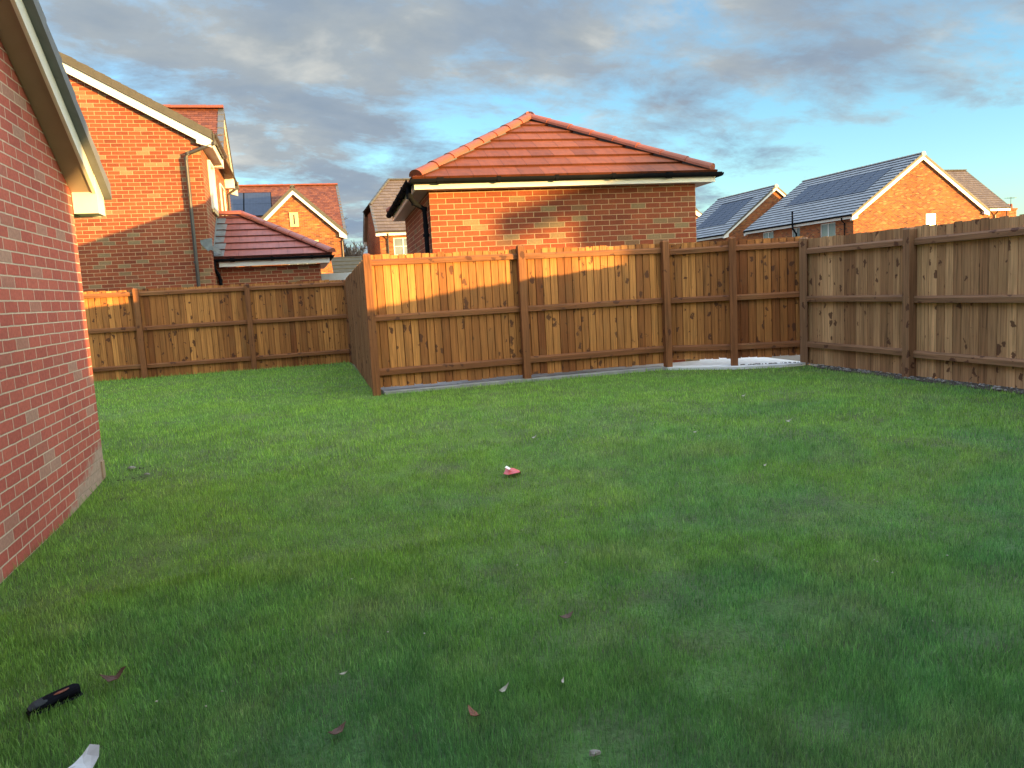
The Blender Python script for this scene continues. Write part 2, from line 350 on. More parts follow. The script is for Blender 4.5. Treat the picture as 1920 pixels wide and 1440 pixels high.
cf = [(5.0, 10.25), (5.0, 9.96), (5.35, 9.68), (5.75, 9.36), (6.30, 9.16), (6.60, 9.16), (6.74, 9.20)]
back = [(6.74, 13.2), (.99, 13.2), (.99, 10.25)]
pv.prism([(x, y, .10) for x, y in cf+back], (0, 0, .085)); o = pv.build('paving', M['concrete']); o['kind'] = 'structure'
eb = MB()
for i_ in range(4): eb.prism([(1.0+i_*1.0, 10.00+.02*(i_ % 2), .10), (1.995+i_*1.0, 10.00+.02*(i_ % 2), .10), (1.995+i_*1.0, 10.24, .10), (1.0+i_*1.0, 10.24, .10)], (0, 0, .085+.006*(i_ % 2)))
o = eb.build('path', mk_soil('grey edging slab', (.22, .215, .215), (.38, .375, .37), 7, .004)); o['kind'] = 'structure'
sb = MB(); rs = random.Random(3)   # soil strip along the right fence
pts = [(6.74-.16-.05*rs.random(), y) for y in np.arange(1.0, 9.1, .18)]
for (xa, ya), (xb, yb) in zip(pts, pts[1:]):
    sb.poly([(xa, ya, gz(ya, xa)+.006), (6.9, ya, gz(ya, 6.7)+.03), (6.9, yb, gz(yb, 6.7)+.03), (xb, yb, gz(yb, xb)+.006)])
o = sb.build('soil_strip', M['soil']); o['kind'] = 'structure'
st = MB(); rs = random.Random(5)   # pebbles in the strip
def pebble(mb, x, y, z, r, rs, tint=.5):
    vs = []
    for k in range(3):
        for j in range(6):
            a = j/6*2*math.pi+rs.random()*.6; q = r*(1.0, .95, .5)[k]*(.8+.4*rs.random())
            vs.append(Vector((x+math.cos(a)*q, y+math.sin(a)*q*.8, z+r*(-.2, .25, .55)[k])))
    for k in range(2):
        for j in range(6): mb.poly([vs[k*6+j], vs[k*6+(j+1) % 6], vs[k*6+6+(j+1) % 6], vs[k*6+6+j]], None, tint)
    mb.poly(vs[12:18], None, tint)
for i in range(420):
    y = 3.5+rs.random()*5.7; x = 6.56+rs.random()*.22
    pebble(st, x, y, gz(y, x)+.02, .006+.016*rs.random()**2, rs)
for i in range(60):
    a = rs.random(); pebble(st, 5.9+.8*a, 9.50-.30*a+.05*rs.random(), .19, .008+.01*rs.random(), rs)
M['pebble'] = plain('pale pebble', (.21, .195, .18), .8, .5, 30)
o = st.build('pebbles', M['pebble']); o['kind'] = 'stuff'; tag(o, 'pale pebbles and chippings scattered in the soil along the right fence', 'gravel')

# ------------------------------------------------------------------ grass blades
BARE = [(1.87, 2.72, .22, .9), (1.56, 2.60, .28, .8), (1.49, 1.93, .16, .9), (2.75, 2.5, .42, .72), (2.24, 3.39, .16, .7), (.98, 2.80, .22, .7), (.80, 2.10, .26, .8), (.05, 2.75, .16, .7),
        (-1.38, 6.80, .16, .98), (-1.42, 7.15, .13, .95), (-1.37, 6.22, .08, .9), (.95, 5.0, .3, .6), (2.4, 2.25, .18, .8), (1.35, 2.3, .2, .7), (.62, 2.75, .14, .6), (2.0, 4.0, .35, .45), (1.1, 3.6, .25, .4), (-.2, 2.15, .16, .6)]
def make_grass():
    rng = np.random.default_rng(11)
    Rv = np.array(CR); Dv = np.array(CD); Fv = np.array(CF)
    def noise2(x, y, s, seed):
        r = np.random.default_rng(seed); g = r.random((64, 64)); u = (x*s) % 64; v = (y*s) % 64
        i = u.astype(int); j = v.astype(int); fu = u-i; fv = v-j; fu = fu*fu*(3-2*fu); fv = fv*fv*(3-2*fv)
        i1 = (i+1) % 64; j1 = (j+1) % 64; i %= 64; j %= 64
        return (g[i, j]*(1-fu)+g[i1, j]*fu)*(1-fv)+(g[i, j1]*(1-fu)+g[i1, j1]*fu)*fv
    bare = BARE
    V = []; F3 = []; Tn = []; base = 0
    for (d0, d1, dens, wd, seg) in ((1.2, 2.9, 24000, .0021, 2), (2.9, 4.3, 14000, .0028, 2), (4.3, 6.5, 6500, .0038, 1), (6.5, 10.5, 2400, .0062, 1), (10.5, 17, 1000, .010, 1)):
        xa, xb, ya, yb = -5, 6.75, max(0.6, -.5), 15.66
        yb = min(yb, d1+.5); ya = max(ya, d0*.55)
        n = int((xb-xa)*(yb-ya)*dens); x = rng.uniform(xa, xb, n); y = rng.uniform(ya, yb, n); d = np.hypot(x, y)
        P = np.stack([x, y, np.zeros(n)-1.4], 1); zc = P@Fv
        sx_ = 1452*(P@Rv)/zc; sy_ = 1452*(P@Dv)/zc
        k = (d >= d0) & (d < d1) & (zc > .5) & (np.abs(sx_) < 1010) & (sy_ < 790)
        k &= ~((x < -1.62) & (y < 6.98)) & ~((x > .90) & (y > 10.00)) & (x < 6.66) & ~((x > 5.0) & (y > 9.90-(x-5.0)*.60+.04*np.sin(x*40)))
        k &= ~((x > 6.54+.03*np.sin(y*23)+.02*np.sin(y*61)) & (y < 9.3))
        x = x[k]; y = y[k]; n = len(x)
        thin = .5*noise2(x, y, 1.3, 1)+.3*noise2(x+20, y, 3.7, 2)+.2*noise2(x, y+9, 9.0, 3)
        keep = np.clip(1.25-1.6*np.clip(thin-.50, 0, 1)*2.0, .30, 1)
        for bx, by, br, am in bare:
            q = np.hypot(x-bx, (y-by)*1.3)/br*(1+.5*(noise2(x, y, 12, 4)-.5)); keep = np.minimum(keep, 1-am*np.clip(1.35-q, 0, 1))
        k = rng.random(n) < keep; x = x[k]; y = y[k]; n = len(x)
        th = thin[k]
        zq = np.clip((y+.55*np.maximum(x, 0)-5.5)/4, 0, 1); z = .15*zq**2*(3-2*zq)
        hgt = (.020+.022*rng.random(n)**1.3)*(1.15-.55*np.clip(th-.45, 0, .5))*(.75+.6*noise2(x, y, 2.2, 8)); wdt = wd*(.6+.8*rng.random(n))
        nf = np.maximum.reduce([1-(15.66-y)/.22, 1-(6.62-x)/.16, np.where(x > .8, 1-np.abs(9.98-np.maximum(0, x-5)*.55-y)/.12, 0), np.where(y < 7.05, 1-(x+1.62)/.12, 0)]); hgt *= 1+1.1*np.clip(nf, 0, 1)*rng.random(n)
        a = rng.uniform(0, 2*np.pi, n); ln = hgt*(.05+.48*rng.random(n)); la = rng.uniform(0, 2*np.pi, n)
        ca, sa = np.cos(a)*wdt/2, np.sin(a)*wdt/2; lx, ly = np.cos(la)*ln, np.sin(la)*ln
        b0 = np.stack([x-ca, y-sa, z-.003], 1); b1 = np.stack([x+ca, y+sa, z-.003], 1); tip = np.stack([x+lx, y+ly, z+hgt*.93], 1)
        if seg == 2:
            m0 = np.stack([x-ca*.75+lx*.3, y-sa*.75+ly*.3, z+hgt*.55], 1); m1 = np.stack([x+ca*.75+lx*.3, y+sa*.75+ly*.3, z+hgt*.55], 1)
            V.append(np.stack([b0, b1, m0, m1, tip], 1).reshape(-1, 3)); ids = base+np.arange(n)*5
            F3.append(np.stack([ids, ids+1, ids+3, ids, ids+3, ids+2, ids+2, ids+3, ids+4], 1).reshape(-1, 3)); base += 5*n; rep = 3
        else:
            V.append(np.stack([b0, b1, tip], 1).reshape(-1, 3)); ids = base+np.arange(n)*3
            F3.append(np.stack([ids, ids+1, ids+2], 1)); base += 3*n; rep = 1
        tt = np.clip(rng.normal(.5, .26, n), 0, .93); tt[rng.random(n) < .012] = 1.0
        Tn.append(np.repeat(tt, rep))
    V = np.concatenate(V).astype(np.float32); F = np.concatenate(F3).astype(np.int32); T_ = np.concatenate(Tn).astype(np.float32)
    me = bpy.data.meshes.new('grass'); me.vertices.add(len(V)); me.vertices.foreach_set('co', V.ravel())
    me.loops.add(F.size); me.loops.foreach_set('vertex_index', F.ravel()); me.polygons.add(len(F))
    me.polygons.foreach_set('loop_start', np.arange(0, F.size, 3, dtype=np.int32)); me.polygons.foreach_set('loop_total', np.full(len(F), 3, dtype=np.int32))
    at = me.attributes.new('tint', 'FLOAT', 'FACE'); at.data.foreach_set('value', T_)
    me.update(calc_edges=True); me.materials.append(M['blade'])
    o = bpy.data.objects.new('grass', me); sc.collection.objects.link(o); o['kind'] = 'stuff'
    tag(o, 'patchy green lawn grass, thin and muddy in places, filling the fenced garden', 'grass')
    print('grass faces', len(F))
make_grass()

# ------------------------------------------------------------------ fences
def fence(name, label, cat, pts, side, ztop, zbot, rails, wood, railm, posts=None, seed=1, pitch=.103, group=None, postw=.095, top_end=None, follow=False, ztf=None):
    """pts: plan points of the rail line; side=+1 boards lie to the left of travel, -1 right."""
    rs = random.Random(seed); root = thing(name, label, cat, (pts[0][0], pts[0][1], 0), group=group)
    o = Vector((pts[0][0], pts[0][1], 0)); nseg = len(pts)-1
    zt = ztf if ztf else (lambda s: (ztop if top_end is None else ztop+(top_end-ztop)*s))
    tot = sum((Vector(b)-Vector(a)).length for a, b in zip(pts, pts[1:])); run = 0
    for i, (a, b) in enumerate(zip(pts, pts[1:])):
        A = Vector((*a, 0))-o; B = Vector((*b, 0))-o; L = (B-A).length; d = (B-A)/L; nrm = Vector((-d.y, d.x, 0))*side
        n = max(1, round(L/pitch)); pw = L/n; mb = MB(); offv = 0; cluster = 0
        for k in range(n):
            if cluster <= 0: offv = rs.random()*50; cluster = rs.choice((2, 3, 4, 6)); basec = rs.uniform(.2, .85)
            cluster -= 1
            u0 = rs.random()*30; gp_ = rs.uniform(.003, .0065); s0 = A+d*(k*pw+gp_); s1 = A+d*((k+1)*pw-.004); jt = rs.uniform(-.011, .010)
            Z1 = zt((run+k*pw)/tot)+jt; Z0 = zbot-(.15-gz((A+d*k*pw+o).y, 6.75) if follow else 0)+rs.uniform(-.012, .006)
            ta, tb = .016+rs.uniform(0, .003), .007
            # a feather edged board: thick at one edge, thin at the other
            q = [s0+nrm*.001, s1+nrm*.006, s1+nrm*(.006+tb), s0+nrm*(.001+ta)]
            q = [p+nrm*.0 for p in q]; dz = offv+rs.uniform(-.05, .05)
            uvf = (lambda p, s0=s0, u0=u0, dz=dz: ((p-s0).dot(d)+(p-s0).dot(nrm)+u0, p.z+dz))
            mb.prism([Vector((p.x, p.y, Z0)) for p in q], (0, 0, Z1-Z0), clamp(basec+rs.gauss(0, .20), 0, 1), uvf)
            if k:   # lap strip closing the gap, tinted dark to deepen the shade between boards
                e0 = A+d*(k*pw-.012); e1 = A+d*(k*pw+.012)
                mb.prism([Vector((p.x, p.y, Z0+.01)) for p in (e0+nrm*.0195, e1+nrm*.0195, e1+nrm*.024, e0+nrm*.0205)], (0, 0, Z1-Z0-.02), .1, uvf)
        mb.build('board_panel', wood, root)
        for zr in rails:
            dz_t = zt((run+L/2)/tot)-ztop; z0, z1 = zr[0]+dz_t, zr[1]+dz_t; rb = MB(); u0 = rs.random()*40
            # rail with a weathered bevel on its upper front edge
            prof = [(-.001, z0), (-.044, z0+.004), (-.044, z1-.022), (-.030, z1), (-.001, z1)]
            P = [A+d*.02+nrm*x+Vector((0, 0, z)) for x, z in prof]
            uvf = (lambda p, A=A, u0=u0: (p.z+(p-A).dot(nrm)+u0, (p-A).dot(d)+u0*1.7))
            rb.prism(P, d*(L-.04)+Vector((0, 0, rs.uniform(-.006, .006))), rs.uniform(.25, .8), uvf); rb.build('rail', railm, root)
        run += L
    for i, (p, ph) in enumerate(posts or []):
        dq = (Vector(pts[min(i+1, nseg)])-Vector(pts[max(i-1, 0)])).normalized() if posts and len(posts) == len(pts) else Vector((1, 0))
        d = Vector((dq.x, dq.y, 0)); nrm = Vector((-d.y, d.x, 0))*side; c = Vector((p[0], p[1], 0))-o; hw = postw/2; u0 = rs.random()*40
        g = gz(p[1], p[0])-.08; mb = MB(); uvf = (lambda q, c=c, u0=u0: ((q-c).dot(d)*1.0+(q-c).dot(nrm)+u0, q.z+u0))
        f, bk = -.105, -.004
        cs = [c+d*sx*hw+nrm*y for sx, y in ((-1, f), (1, f), (1, bk), (-1, bk))]
        bot = [Vector((q.x, q.y, g)) for q in cs]; zt_ = ph; topo = [Vector((q.x, q.y, zt_-.022)) for q in cs]
        ins = [c+d*sx*(hw-.014)+nrm*y+Vector((0, 0, zt_)) for sx, y in ((-1, f+.02), (1, f+.02), (1, bk-.005), (-1, bk-.005))]
        t_ = rs.uniform(.3, .7)
        def ring(a_, b_):
            for k in range(4):
                j = (k+1) % 4; qq = [a_[k], a_[j], b_[j], b_[k]]
                if side < 0: qq.reverse()
                mb.poly(qq, [uvf(x) for x in qq], t_)
        ring(bot, topo); ring(topo, ins); qq = ins if side > 0 else ins[::-1]; mb.poly(qq, [uvf(x) for x in qq], t_)
        mb.build('post', railm, root)
    return root
RA = [(.395, .485), (1.095, 1.175), (1.80, 1.88)]
# centre fence: travel +X, boards on the far side (+Y) = left of travel
fence('garden_fence', 'tall softwood fence in the middle, half sunlit, in front of the red roofed garage', 'fence',
      [(.90, 10.07), (2.95, 10.15), (5.06, 10.13)], 1, 1.935, .235, RA, M['board'], M['rail'], [((.90, 10.06), 1.955), ((2.95, 10.15), 1.99), ((5.06, 10.13), 1.975)], 2)
fence('garden_fence', 'two short angled fence bays in the far corner, raised over a white slab', 'fence',
      [(5.11, 10.10), (5.83, 9.60), (6.73, 9.27)], 1, 1.915, .285, [(.40, .485), (1.085, 1.165), (1.765, 1.845)], M['board'], M['rail'], None, 5)
cr = fence('garden_fence', 'long greyish brown fence running along the right side of the lawn', 'fence',
      [(6.75, 9.22), (6.75, 7.31), (6.75, 5.33), (6.75, 3.3), (6.75, 1.3), (6.75, -.7), (6.75, -3), (6.75, -6), (6.75, -9), (6.75, -12), (6.75, -15)], 1, 1.835, .17, [(.37, .45), (.99, 1.07), (1.635, 1.715)], M['boardR'], M['railR'], None, 6, pitch=.108, follow=True, ztf=lambda s: 1.868-.006*min(s*24.22, 3.7)-.062*clamp(s*24.22-3.7, 0, 3.0)-.01*max(0, s*24.22-6.7))
def post_only(root, x, y, ph, ang, railm, seed, wdt=.095, dep_=.105):
    rs = random.Random(seed); mb = MB(); o = Vector(root.location); c = Vector((x, y, 0))-Vector((o.x, o.y, 0)); u0 = rs.random()*40
    d = Vector((math.cos(ang), math.sin(ang), 0)); nr = Vector((-d.y, d.x, 0)); g = gz(y, x)-.08
    uvf = lambda q: ((q-c).dot(d)+(q-c).dot(nr)+u0, q.z+u0)
    cs = [c-d*wdt/2-nr*dep_, c+d*wdt/2-nr*dep_, c+d*wdt/2, c-d*wdt/2]; t_ = rs.uniform(.3, .7)
    zt_ = ph; bot = [Vector((q.x, q.y, g)) for q in cs]; tp = [Vector((q.x, q.y, zt_-.02)) for q in cs]; m_ = sum(cs, Vector((0, 0, 0)))/4
    ins = [Vector((m_.x+(q.x-m_.x)*.72, m_.y+(q.y-m_.y)*.72, zt_)) for q in cs]
    for a_, b_ in ((bot, tp), (tp, ins)):
        for k in range(4):
            j = (k+1) % 4; qq = [a_[k], a_[j], b_[j], b_[k]]; mb.poly(qq, [uvf(x_) for x_ in qq], t_)
    mb.poly(ins, [uvf(x_) for x_ in ins], t_); mb.build('post', railm, root)
ang_f = [o for o in sc.objects if o.get('label', '').startswith('two short angled')][0]
post_only(ang_f, 5.85, 9.62, 1.955, rad(-28), M['rail'], 31)
post_only(cr, 6.76, 9.27, 1.89, rad(-50), M['railR'], 32, .10)
for y, h in ((7.31, 1.85), (5.33, 1.825), (3.3, 1.67), (1.3, 1.61), (-.7, 1.59)): post_only(cr, 6.75, y, h, rad(-90), M['railR'], int(y*10)+40, .10)
# far left fence and the side fence that joins it to the centre fence
fence('garden_fence', 'far left fence in front of the tall brick house, orange brown boards on three rails', 'fence',
      [(-4.75, 15.66), (-2.81, 15.66), (-.88, 15.74), (.98, 15.70)], 1, 1.79, .13, [(.33, .41), (1.03, 1.11), (1.665, 1.745)], M['board'], M['rail'],
      [((-4.75, 15.66), 1.80), ((-2.81, 15.66), 1.81), ((-.88, 15.74), 1.80), ((.98, 15.74), 1.78)], 9)
fence('garden_fence', 'short return fence seen almost edge on, its boards facing the left lawn', 'fence',
      [(.90, 10.16), (.93, 12.05), (.96, 13.9), (.985, 15.62)], 1, 1.90, .17, [(.40, .48), (1.09, 1.17), (1.75, 1.83)], M['boardR'], M['rail'], None, 12, top_end=1.80, pitch=.15)

# ------------------------------------------------------------------ roof builders
def stepped(mb, O, U, Vv, lf, rf, L, g=.30, t=.028, tint=.5):
    """courses of lapped tiles on a slope. O eave corner, U along eave, Vv up the slope, lf/rf bounds along U at slope distance v"""
    O, U, Vv = Vector(O), Vector(U).normalized(), Vector(Vv).normalized(); N = U.cross(Vv).normalized()
    n = max(1, math.ceil(L/g-.15)); vs = [min(i*g, L) for i in range(n)]+[L]
    P = lambda u, v, h: O+U*u+Vv*v+N*h
    for i in range(n):
        v0, v1 = vs[i], vs[i+1]
        if v1-v0 < 1e-4: continue
        l0, r0, l1, r1 = lf(v0), rf(v0), lf(v1), rf(v1)
        if r0-l0 < .01: continue
        r1 = max(r1, l1)
        a, b, c, d = P(l0, v0, t), P(r0, v0, t), P(r1, v1, .006), P(l1, v1, .006)
        uv = [(l0, i+1e-3), (r0, i+1e-3), (r1, i+.999), (l1, i+.999)]
        if r1-l1 < .005: mb.poly([a, b, c], uv[:3], tint)
        else: mb.poly([a, b, c, d], uv, tint)
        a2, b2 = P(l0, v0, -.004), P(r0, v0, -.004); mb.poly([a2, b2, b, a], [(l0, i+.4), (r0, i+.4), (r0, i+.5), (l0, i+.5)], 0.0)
        mb.poly([a2, a, d], [(0, 0)]*3, tint); mb.poly([b, b2, c], [(0, 0)]*3, tint)
    a, b, c, d = P(lf(0), 0, -.02), P(rf(0), 0, -.02), P(max(rf(L), lf(L)), L, -.02), P(lf(L), L, -.02)
    mb.poly([d, c, b, a] if (c-d).length > .01 else [c, b, a], None, tint)
def ridge_run(mb, p, q, r=.115, seg=.42, rs=None):
    p, q = Vector(p), Vector(q); L = (q-p).length; n = max(1, round(L/seg)); d = (q-p)/L; s = L/n
    for i in range(n):
        a = p+d*(i*s); b = p+d*((i+1)*s+.03)
        u = d.cross(Vector((0, 0, 1))).normalized(); v = u.cross(d).normalized()
        jig = random.uniform(-.003, .003)
        def ring(o, rr): return [o+u*math.cos(math.pi*k/8)*rr+v*(math.sin(math.pi*k/8)*rr*.78-.01+jig) for k in range(9)]
        A, B, C_ = ring(a, r*1.06), ring(a+d*.05, r*1.03), ring(b, r*.93)
        for X, Y in ((A, B), (B, C_)):
            for k in range(8): mb.poly([X[k], X[k+1], Y[k+1], Y[k]])
        mb.poly(A[::-1]); mb.poly(C_)
def wallrect(mb, p, u, w_, z0, z1, holes=(), rev=.09):
    """vertical wall face from p along unit u, openings (a0,a1,b0,b1) with reveals"""
    p, u = Vector(p), Vector(u); nrm = Vector((u.y, -u.x, 0))   # outward
    xs = sorted({0, w_, *[h[0] for h in holes], *[h[1] for h in holes]}); zs = sorted({z0, z1, *[h[2] for h in holes], *[h[3] for h in holes]})
    Q = lambda a, z, d=0: p+u*a+Vector((0, 0, z))-nrm*d
    for a0, a1 in zip(xs, xs[1:]):
        for b0, b1 in zip(zs, zs[1:]):
            am, bm = (a0+a1)/2, (b0+b1)/2
            if any(h[0] < am < h[1] and h[2] < bm < h[3] for h in holes): continue
            mb.poly([Q(a0, b0), Q(a1, b0), Q(a1, b1), Q(a0, b1)])
    for a0, a1, b0, b1 in holes:
        mb.poly([Q(a0, b0), Q(a0, b1), Q(a0, b1, rev), Q(a0, b0, rev)]); mb.poly([Q(a1, b1), Q(a1, b0), Q(a1, b0, rev), Q(a1, b1, rev)])
        mb.poly([Q(a0, b1), Q(a1, b1), Q(a1, b1, rev), Q(a0, b1, rev)]); mb.poly([Q(a1, b0), Q(a0, b0), Q(a0, b0, rev), Q(a1, b0, rev)])
def window(root, T, p, u, a0, a1, b0, b1, bars=(1,), hb=(), sill=True, glass='glass', rev=.06, fw=.05, label=None, proud=0.0):
    p, u = Vector(p), Vector(u); nrm = Vector((u.y, -u.x, 0)); fr = MB()
    def bb(x0, x1, z0, z1, d0, d1, mb): # box between depths
        q = [p+u*x0-nrm*d0, p+u*x1-nrm*d0, p+u*x1-nrm*d1, p+u*x0-nrm*d1]
        mb.prism([Vector((v.x, v.y, z0)) for v in q], (0, 0, z1-z0))
    e = .003
    bb(a0+e, a0+fw, b0+e, b1-e, rev-.03-proud, rev+.03, fr); bb(a1-fw, a1-e, b0+e, b1-e, rev-.03-proud, rev+.03, fr)
    bb(a0+fw, a1-fw, b0+e, b0+fw, rev-.03-proud, rev+.03, fr); bb(a0+fw, a1-fw, b1-fw, b1-e, rev-.03-proud, rev+.03, fr)
    n = len(bars)
    for k, f in enumerate(bars):
        xm = a0+(a1-a0)*(f if f < 1 else .5); bb(xm-.03, xm+.03, b0+fw, b1-fw, rev-.025, rev+.03, fr)
    for f in hb:
        zm = b0+(b1-b0)*f; bb(a0+fw, a1-fw, zm-.015, zm+.015, rev-.02, rev+.028, fr)
    wo = fr.build('window', M['white'], root, T=T)
    gl = MB(); bb(a0+fw-.004, a1-fw+.004, b0+fw-.004, b1-fw+.004, rev+.006, rev+.02, gl); gl.build('pane', M[glass], wo, T=T)
    if sill:
        s = MB(); bb(a0-.05, a1+.05, b0-.075, b0-.002, -.05, rev-.035, s); s.build('sill', M['stone'], wo, T=T)
    return wo
def gable_block(root, T, Wd, D, ze, s, wall_m, roof_m, cap_m, ridge_m, oe=.28, ov=.22, vd=.07, bd=.17, fd=.17, g=.30, t=.028, box=True, gut='grey', holes=None, base=0.0,
                gables=(True, True), tinted=None, vstep=.33, halfhip=None, boxw=.30, gutters=(True, True), gut_y=None, endcap=False, vt=.02, vo=.03):
    """ridge along local y. gable at y=0 faces -y."""
    S = lambda x: ze+s*min(x+oe, Wd+oe-x); mid = Wd/2; c = 1/math.sqrt(1+s*s); Ls = (mid+oe)/c; zs = ze-.05-fd
    gtop = lambda x: S(x)-vd-.05; holes = holes or {}
    wb = MB(); zw = zs+.01
    wallrect(wb, (0, D, 0), (0, -1, 0), D, base, zw, holes.get('L', ()))     # x=0 face (outward -x)
    wallrect(wb, (Wd, 0, 0), (0, 1, 0), D, base, zw, holes.get('R', ()))
    wallrect(wb, (0, 0, 0), (1, 0, 0), Wd, base, zw, holes.get('F', ())); wallrect(wb, (Wd, D, 0), (-1, 0, 0), Wd, base, zw, holes.get('B', ()))
    hz = halfhip[0] if halfhip else 1e9
    for y, fl in ((0, 0), (D, 1)):
        if fl == 0 and halfhip: xh = (hz-ze)/s-oe; pts = [(0, y, zw), (Wd, y, zw), (Wd, y, gtop(Wd)), (Wd-xh, y, gtop(xh)), (xh, y, gtop(xh)), (0, y, gtop(0))]
        else: pts = [(0, y, zw), (Wd, y, zw), (Wd, y, gtop(Wd)), (mid, y, gtop(mid)), (0, y, gtop(0))]
        wb.poly(pts if not fl else pts[::-1])
    wl = wb.build('wall', wall_m, root, T=T)
    rb = MB(); y0, y1 = -ov, D+ov
    if halfhip:
        vh = (hz-ze)/s/c; hh = halfhip[1]; lf = lambda v: 0 if v < vh else hh*(v-vh)/(Ls-vh)
    else: lf = lambda v: 0
    # left slope (x from -oe up to mid): U must give N up: U=(0,-1,0) from far end
    Lt = y1-y0
    stepped(rb, (-oe, y1, ze), (0, -1, 0), (c, 0, s*c), lambda v: 0, lambda v: Lt-lf(v), Ls, g, t)
    stepped(rb, (Wd+oe, y0, ze), (0, 1, 0), (-c, 0, s*c), lf, lambda v: Lt, Ls, g, t)
    if halfhip:
        zt_ = ze+s*(mid+oe); hl = math.hypot(hh, zt_-hz); xh = (hz-ze)/s-oe; w2 = (Wd-2*xh)
        stepped(rb, (xh, y0, hz), (1, 0, 0), (0, hh/hl, (zt_-hz)/hl), lambda v: w2/2*v/hl, lambda v: w2-w2/2*v/hl, hl, g, t)
    roof = rb.build('roof', roof_m, root, T=T)
    kb = MB(); zr = ze+s*(mid+oe)+.02; yr0 = y0-.02 if not halfhip else y0+halfhip[1]
    ridge_run(kb, (mid, yr0, zr), (mid, y1+.02, zr))
    if halfhip:
        ridge_run(kb, (xh, y0, hz+.02), (mid, yr0, zr), .10); ridge_run(kb, (Wd-xh, y0, hz+.02), (mid, yr0, zr), .10)
    kb.build('ridge_tiles', ridge_m, roof, smooth=False, T=T)
    if endcap:
        cb = MB(); cb.prism([(mid+.15*math.cos(a), y0-.05, zr-.06+.16*math.sin(a)) for a in [k*math.pi/6 for k in range(12)]], (0, .04, 0)); cb.build('ridge_end_cap', M['yellowcap'], roof, T=T)
    for fl, yy in ((0, y0), (1, y1)):
        if not gables[fl]: continue
        dy = 1 if fl == 0 else -1
        for sd in (0, 1):
            X = (lambda x: x) if sd == 0 else (lambda x: Wd-x)
            xe = mid if not (halfhip and fl == 0) else (hz-ze)/s-oe
            # verge units, stepped
            vb = MB(); Lv = (xe+oe)/c; n = max(1, round(Lv/vstep)); q = Lv/n
            for i in range(n):
                va, vb_ = i*q+.001, (i+1)*q-.001
                pa = (-oe+va*c, ze+va*c*s); pb = (-oe+vb_*c, ze+vb_*c*s)
                P4 = [(pa[0], pa[1]-vd), (pb[0], pb[1]-vd), (pb[0], pb[1]+vt*.6), (pa[0], pa[1]+.014+vt)]
                vb.prism([(X(x), yy-dy*vo, z) for x, z in P4], (0, dy*(.11+vo), 0), tint=R())
            vb.build('verge_tiles', cap_m, roof, T=T)
            bb = MB(); xo = -oe+.03; xi = xo+boxw
            B = lambda x: ze+s*(x+oe)-vd
            if box: prof = [(xo, zs), (xi, zs), (xi, B(xi)-bd), (xe, B(xe)-bd), (xe, B(xe)-.002), (xo, B(xo)-.002)]
            else: prof = [(xo, B(xo)-bd), (xe, B(xe)-bd), (xe, B(xe)-.002), (xo, B(xo)-.002)]
            # front board
            segs = [[(xi, B(xi)-bd), (xe, B(xe)-bd), (xe, B(xe)-.002), (xi, B(xi)-.002)], [(xo, min(zs, B(xo)-bd)), (xi, min(zs, B(xi)-bd)), (xi, B(xi)-.002), (xo, B(xo)-.002)]]
            bb.prism([(X(x), yy, z) for x, z in segs[0]], (0, dy*.025, 0))
            bb.build('barge_board', M['white'], root, T=T)
            b2 = MB(); b2.prism([(X(x), yy-dy*.003, z) for x, z in segs[1]], (0, dy*(ov-.004), 0)); b2.build('box_end', M['white'], root, T=T)
            sb_ = MB(); xs_ = xi+.003
            sb_.prism([(X(xs_), yy+dy*.026, B(xs_)-bd+.012), (X(xe), yy+dy*.026, B(xe)-bd+.012), (X(xe), yy+dy*.026, B(xe)-bd+.03), (X(xs_), yy+dy*.026, B(xs_)-bd+.03)], (0, dy*(ov-.03), 0))
            sb_.build('soffit', M['soffit'], root, T=T)
    for sd in (0, 1):
        if not gutters[sd]: continue
        X = (lambda x: x) if sd == 0 else (lambda x: Wd-x)
        ya, yb = (gut_y or (y0+.01, y1-.01))
        fb = MB(); xa, xb2 = sorted((X(-oe+.035), X(-oe+.055)))
        fb.box(xa, xb2, ya+(.02 if box else 0), yb, zs-.008, ze-.03); fb.build('fascia_board', M['white'], root, T=T)
        sf = MB(); xa, xb2 = sorted((X(-oe+.056), X(-.002))); sf.box(xa, xb2, .004, yb-ov, zs-.002, zs+.012); sf.build('soffit', M['soffit'], root, T=T)
        gb = MB(); gb.halfpipe((X(-oe-.025), ya, ze-.02), (X(-oe-.025), yb, ze-.02), .058, -1)
        for yy in np.arange(ya+.3, yb, .9): gb.box(*sorted((X(-oe-.09), X(-oe+.03))), yy, yy+.04, ze-.085, ze-.06)
        gb.build('gutter', M[gut], root, T=T)
    return dict(S=S, zs=zs, mid=mid, c=c, roof=roof)
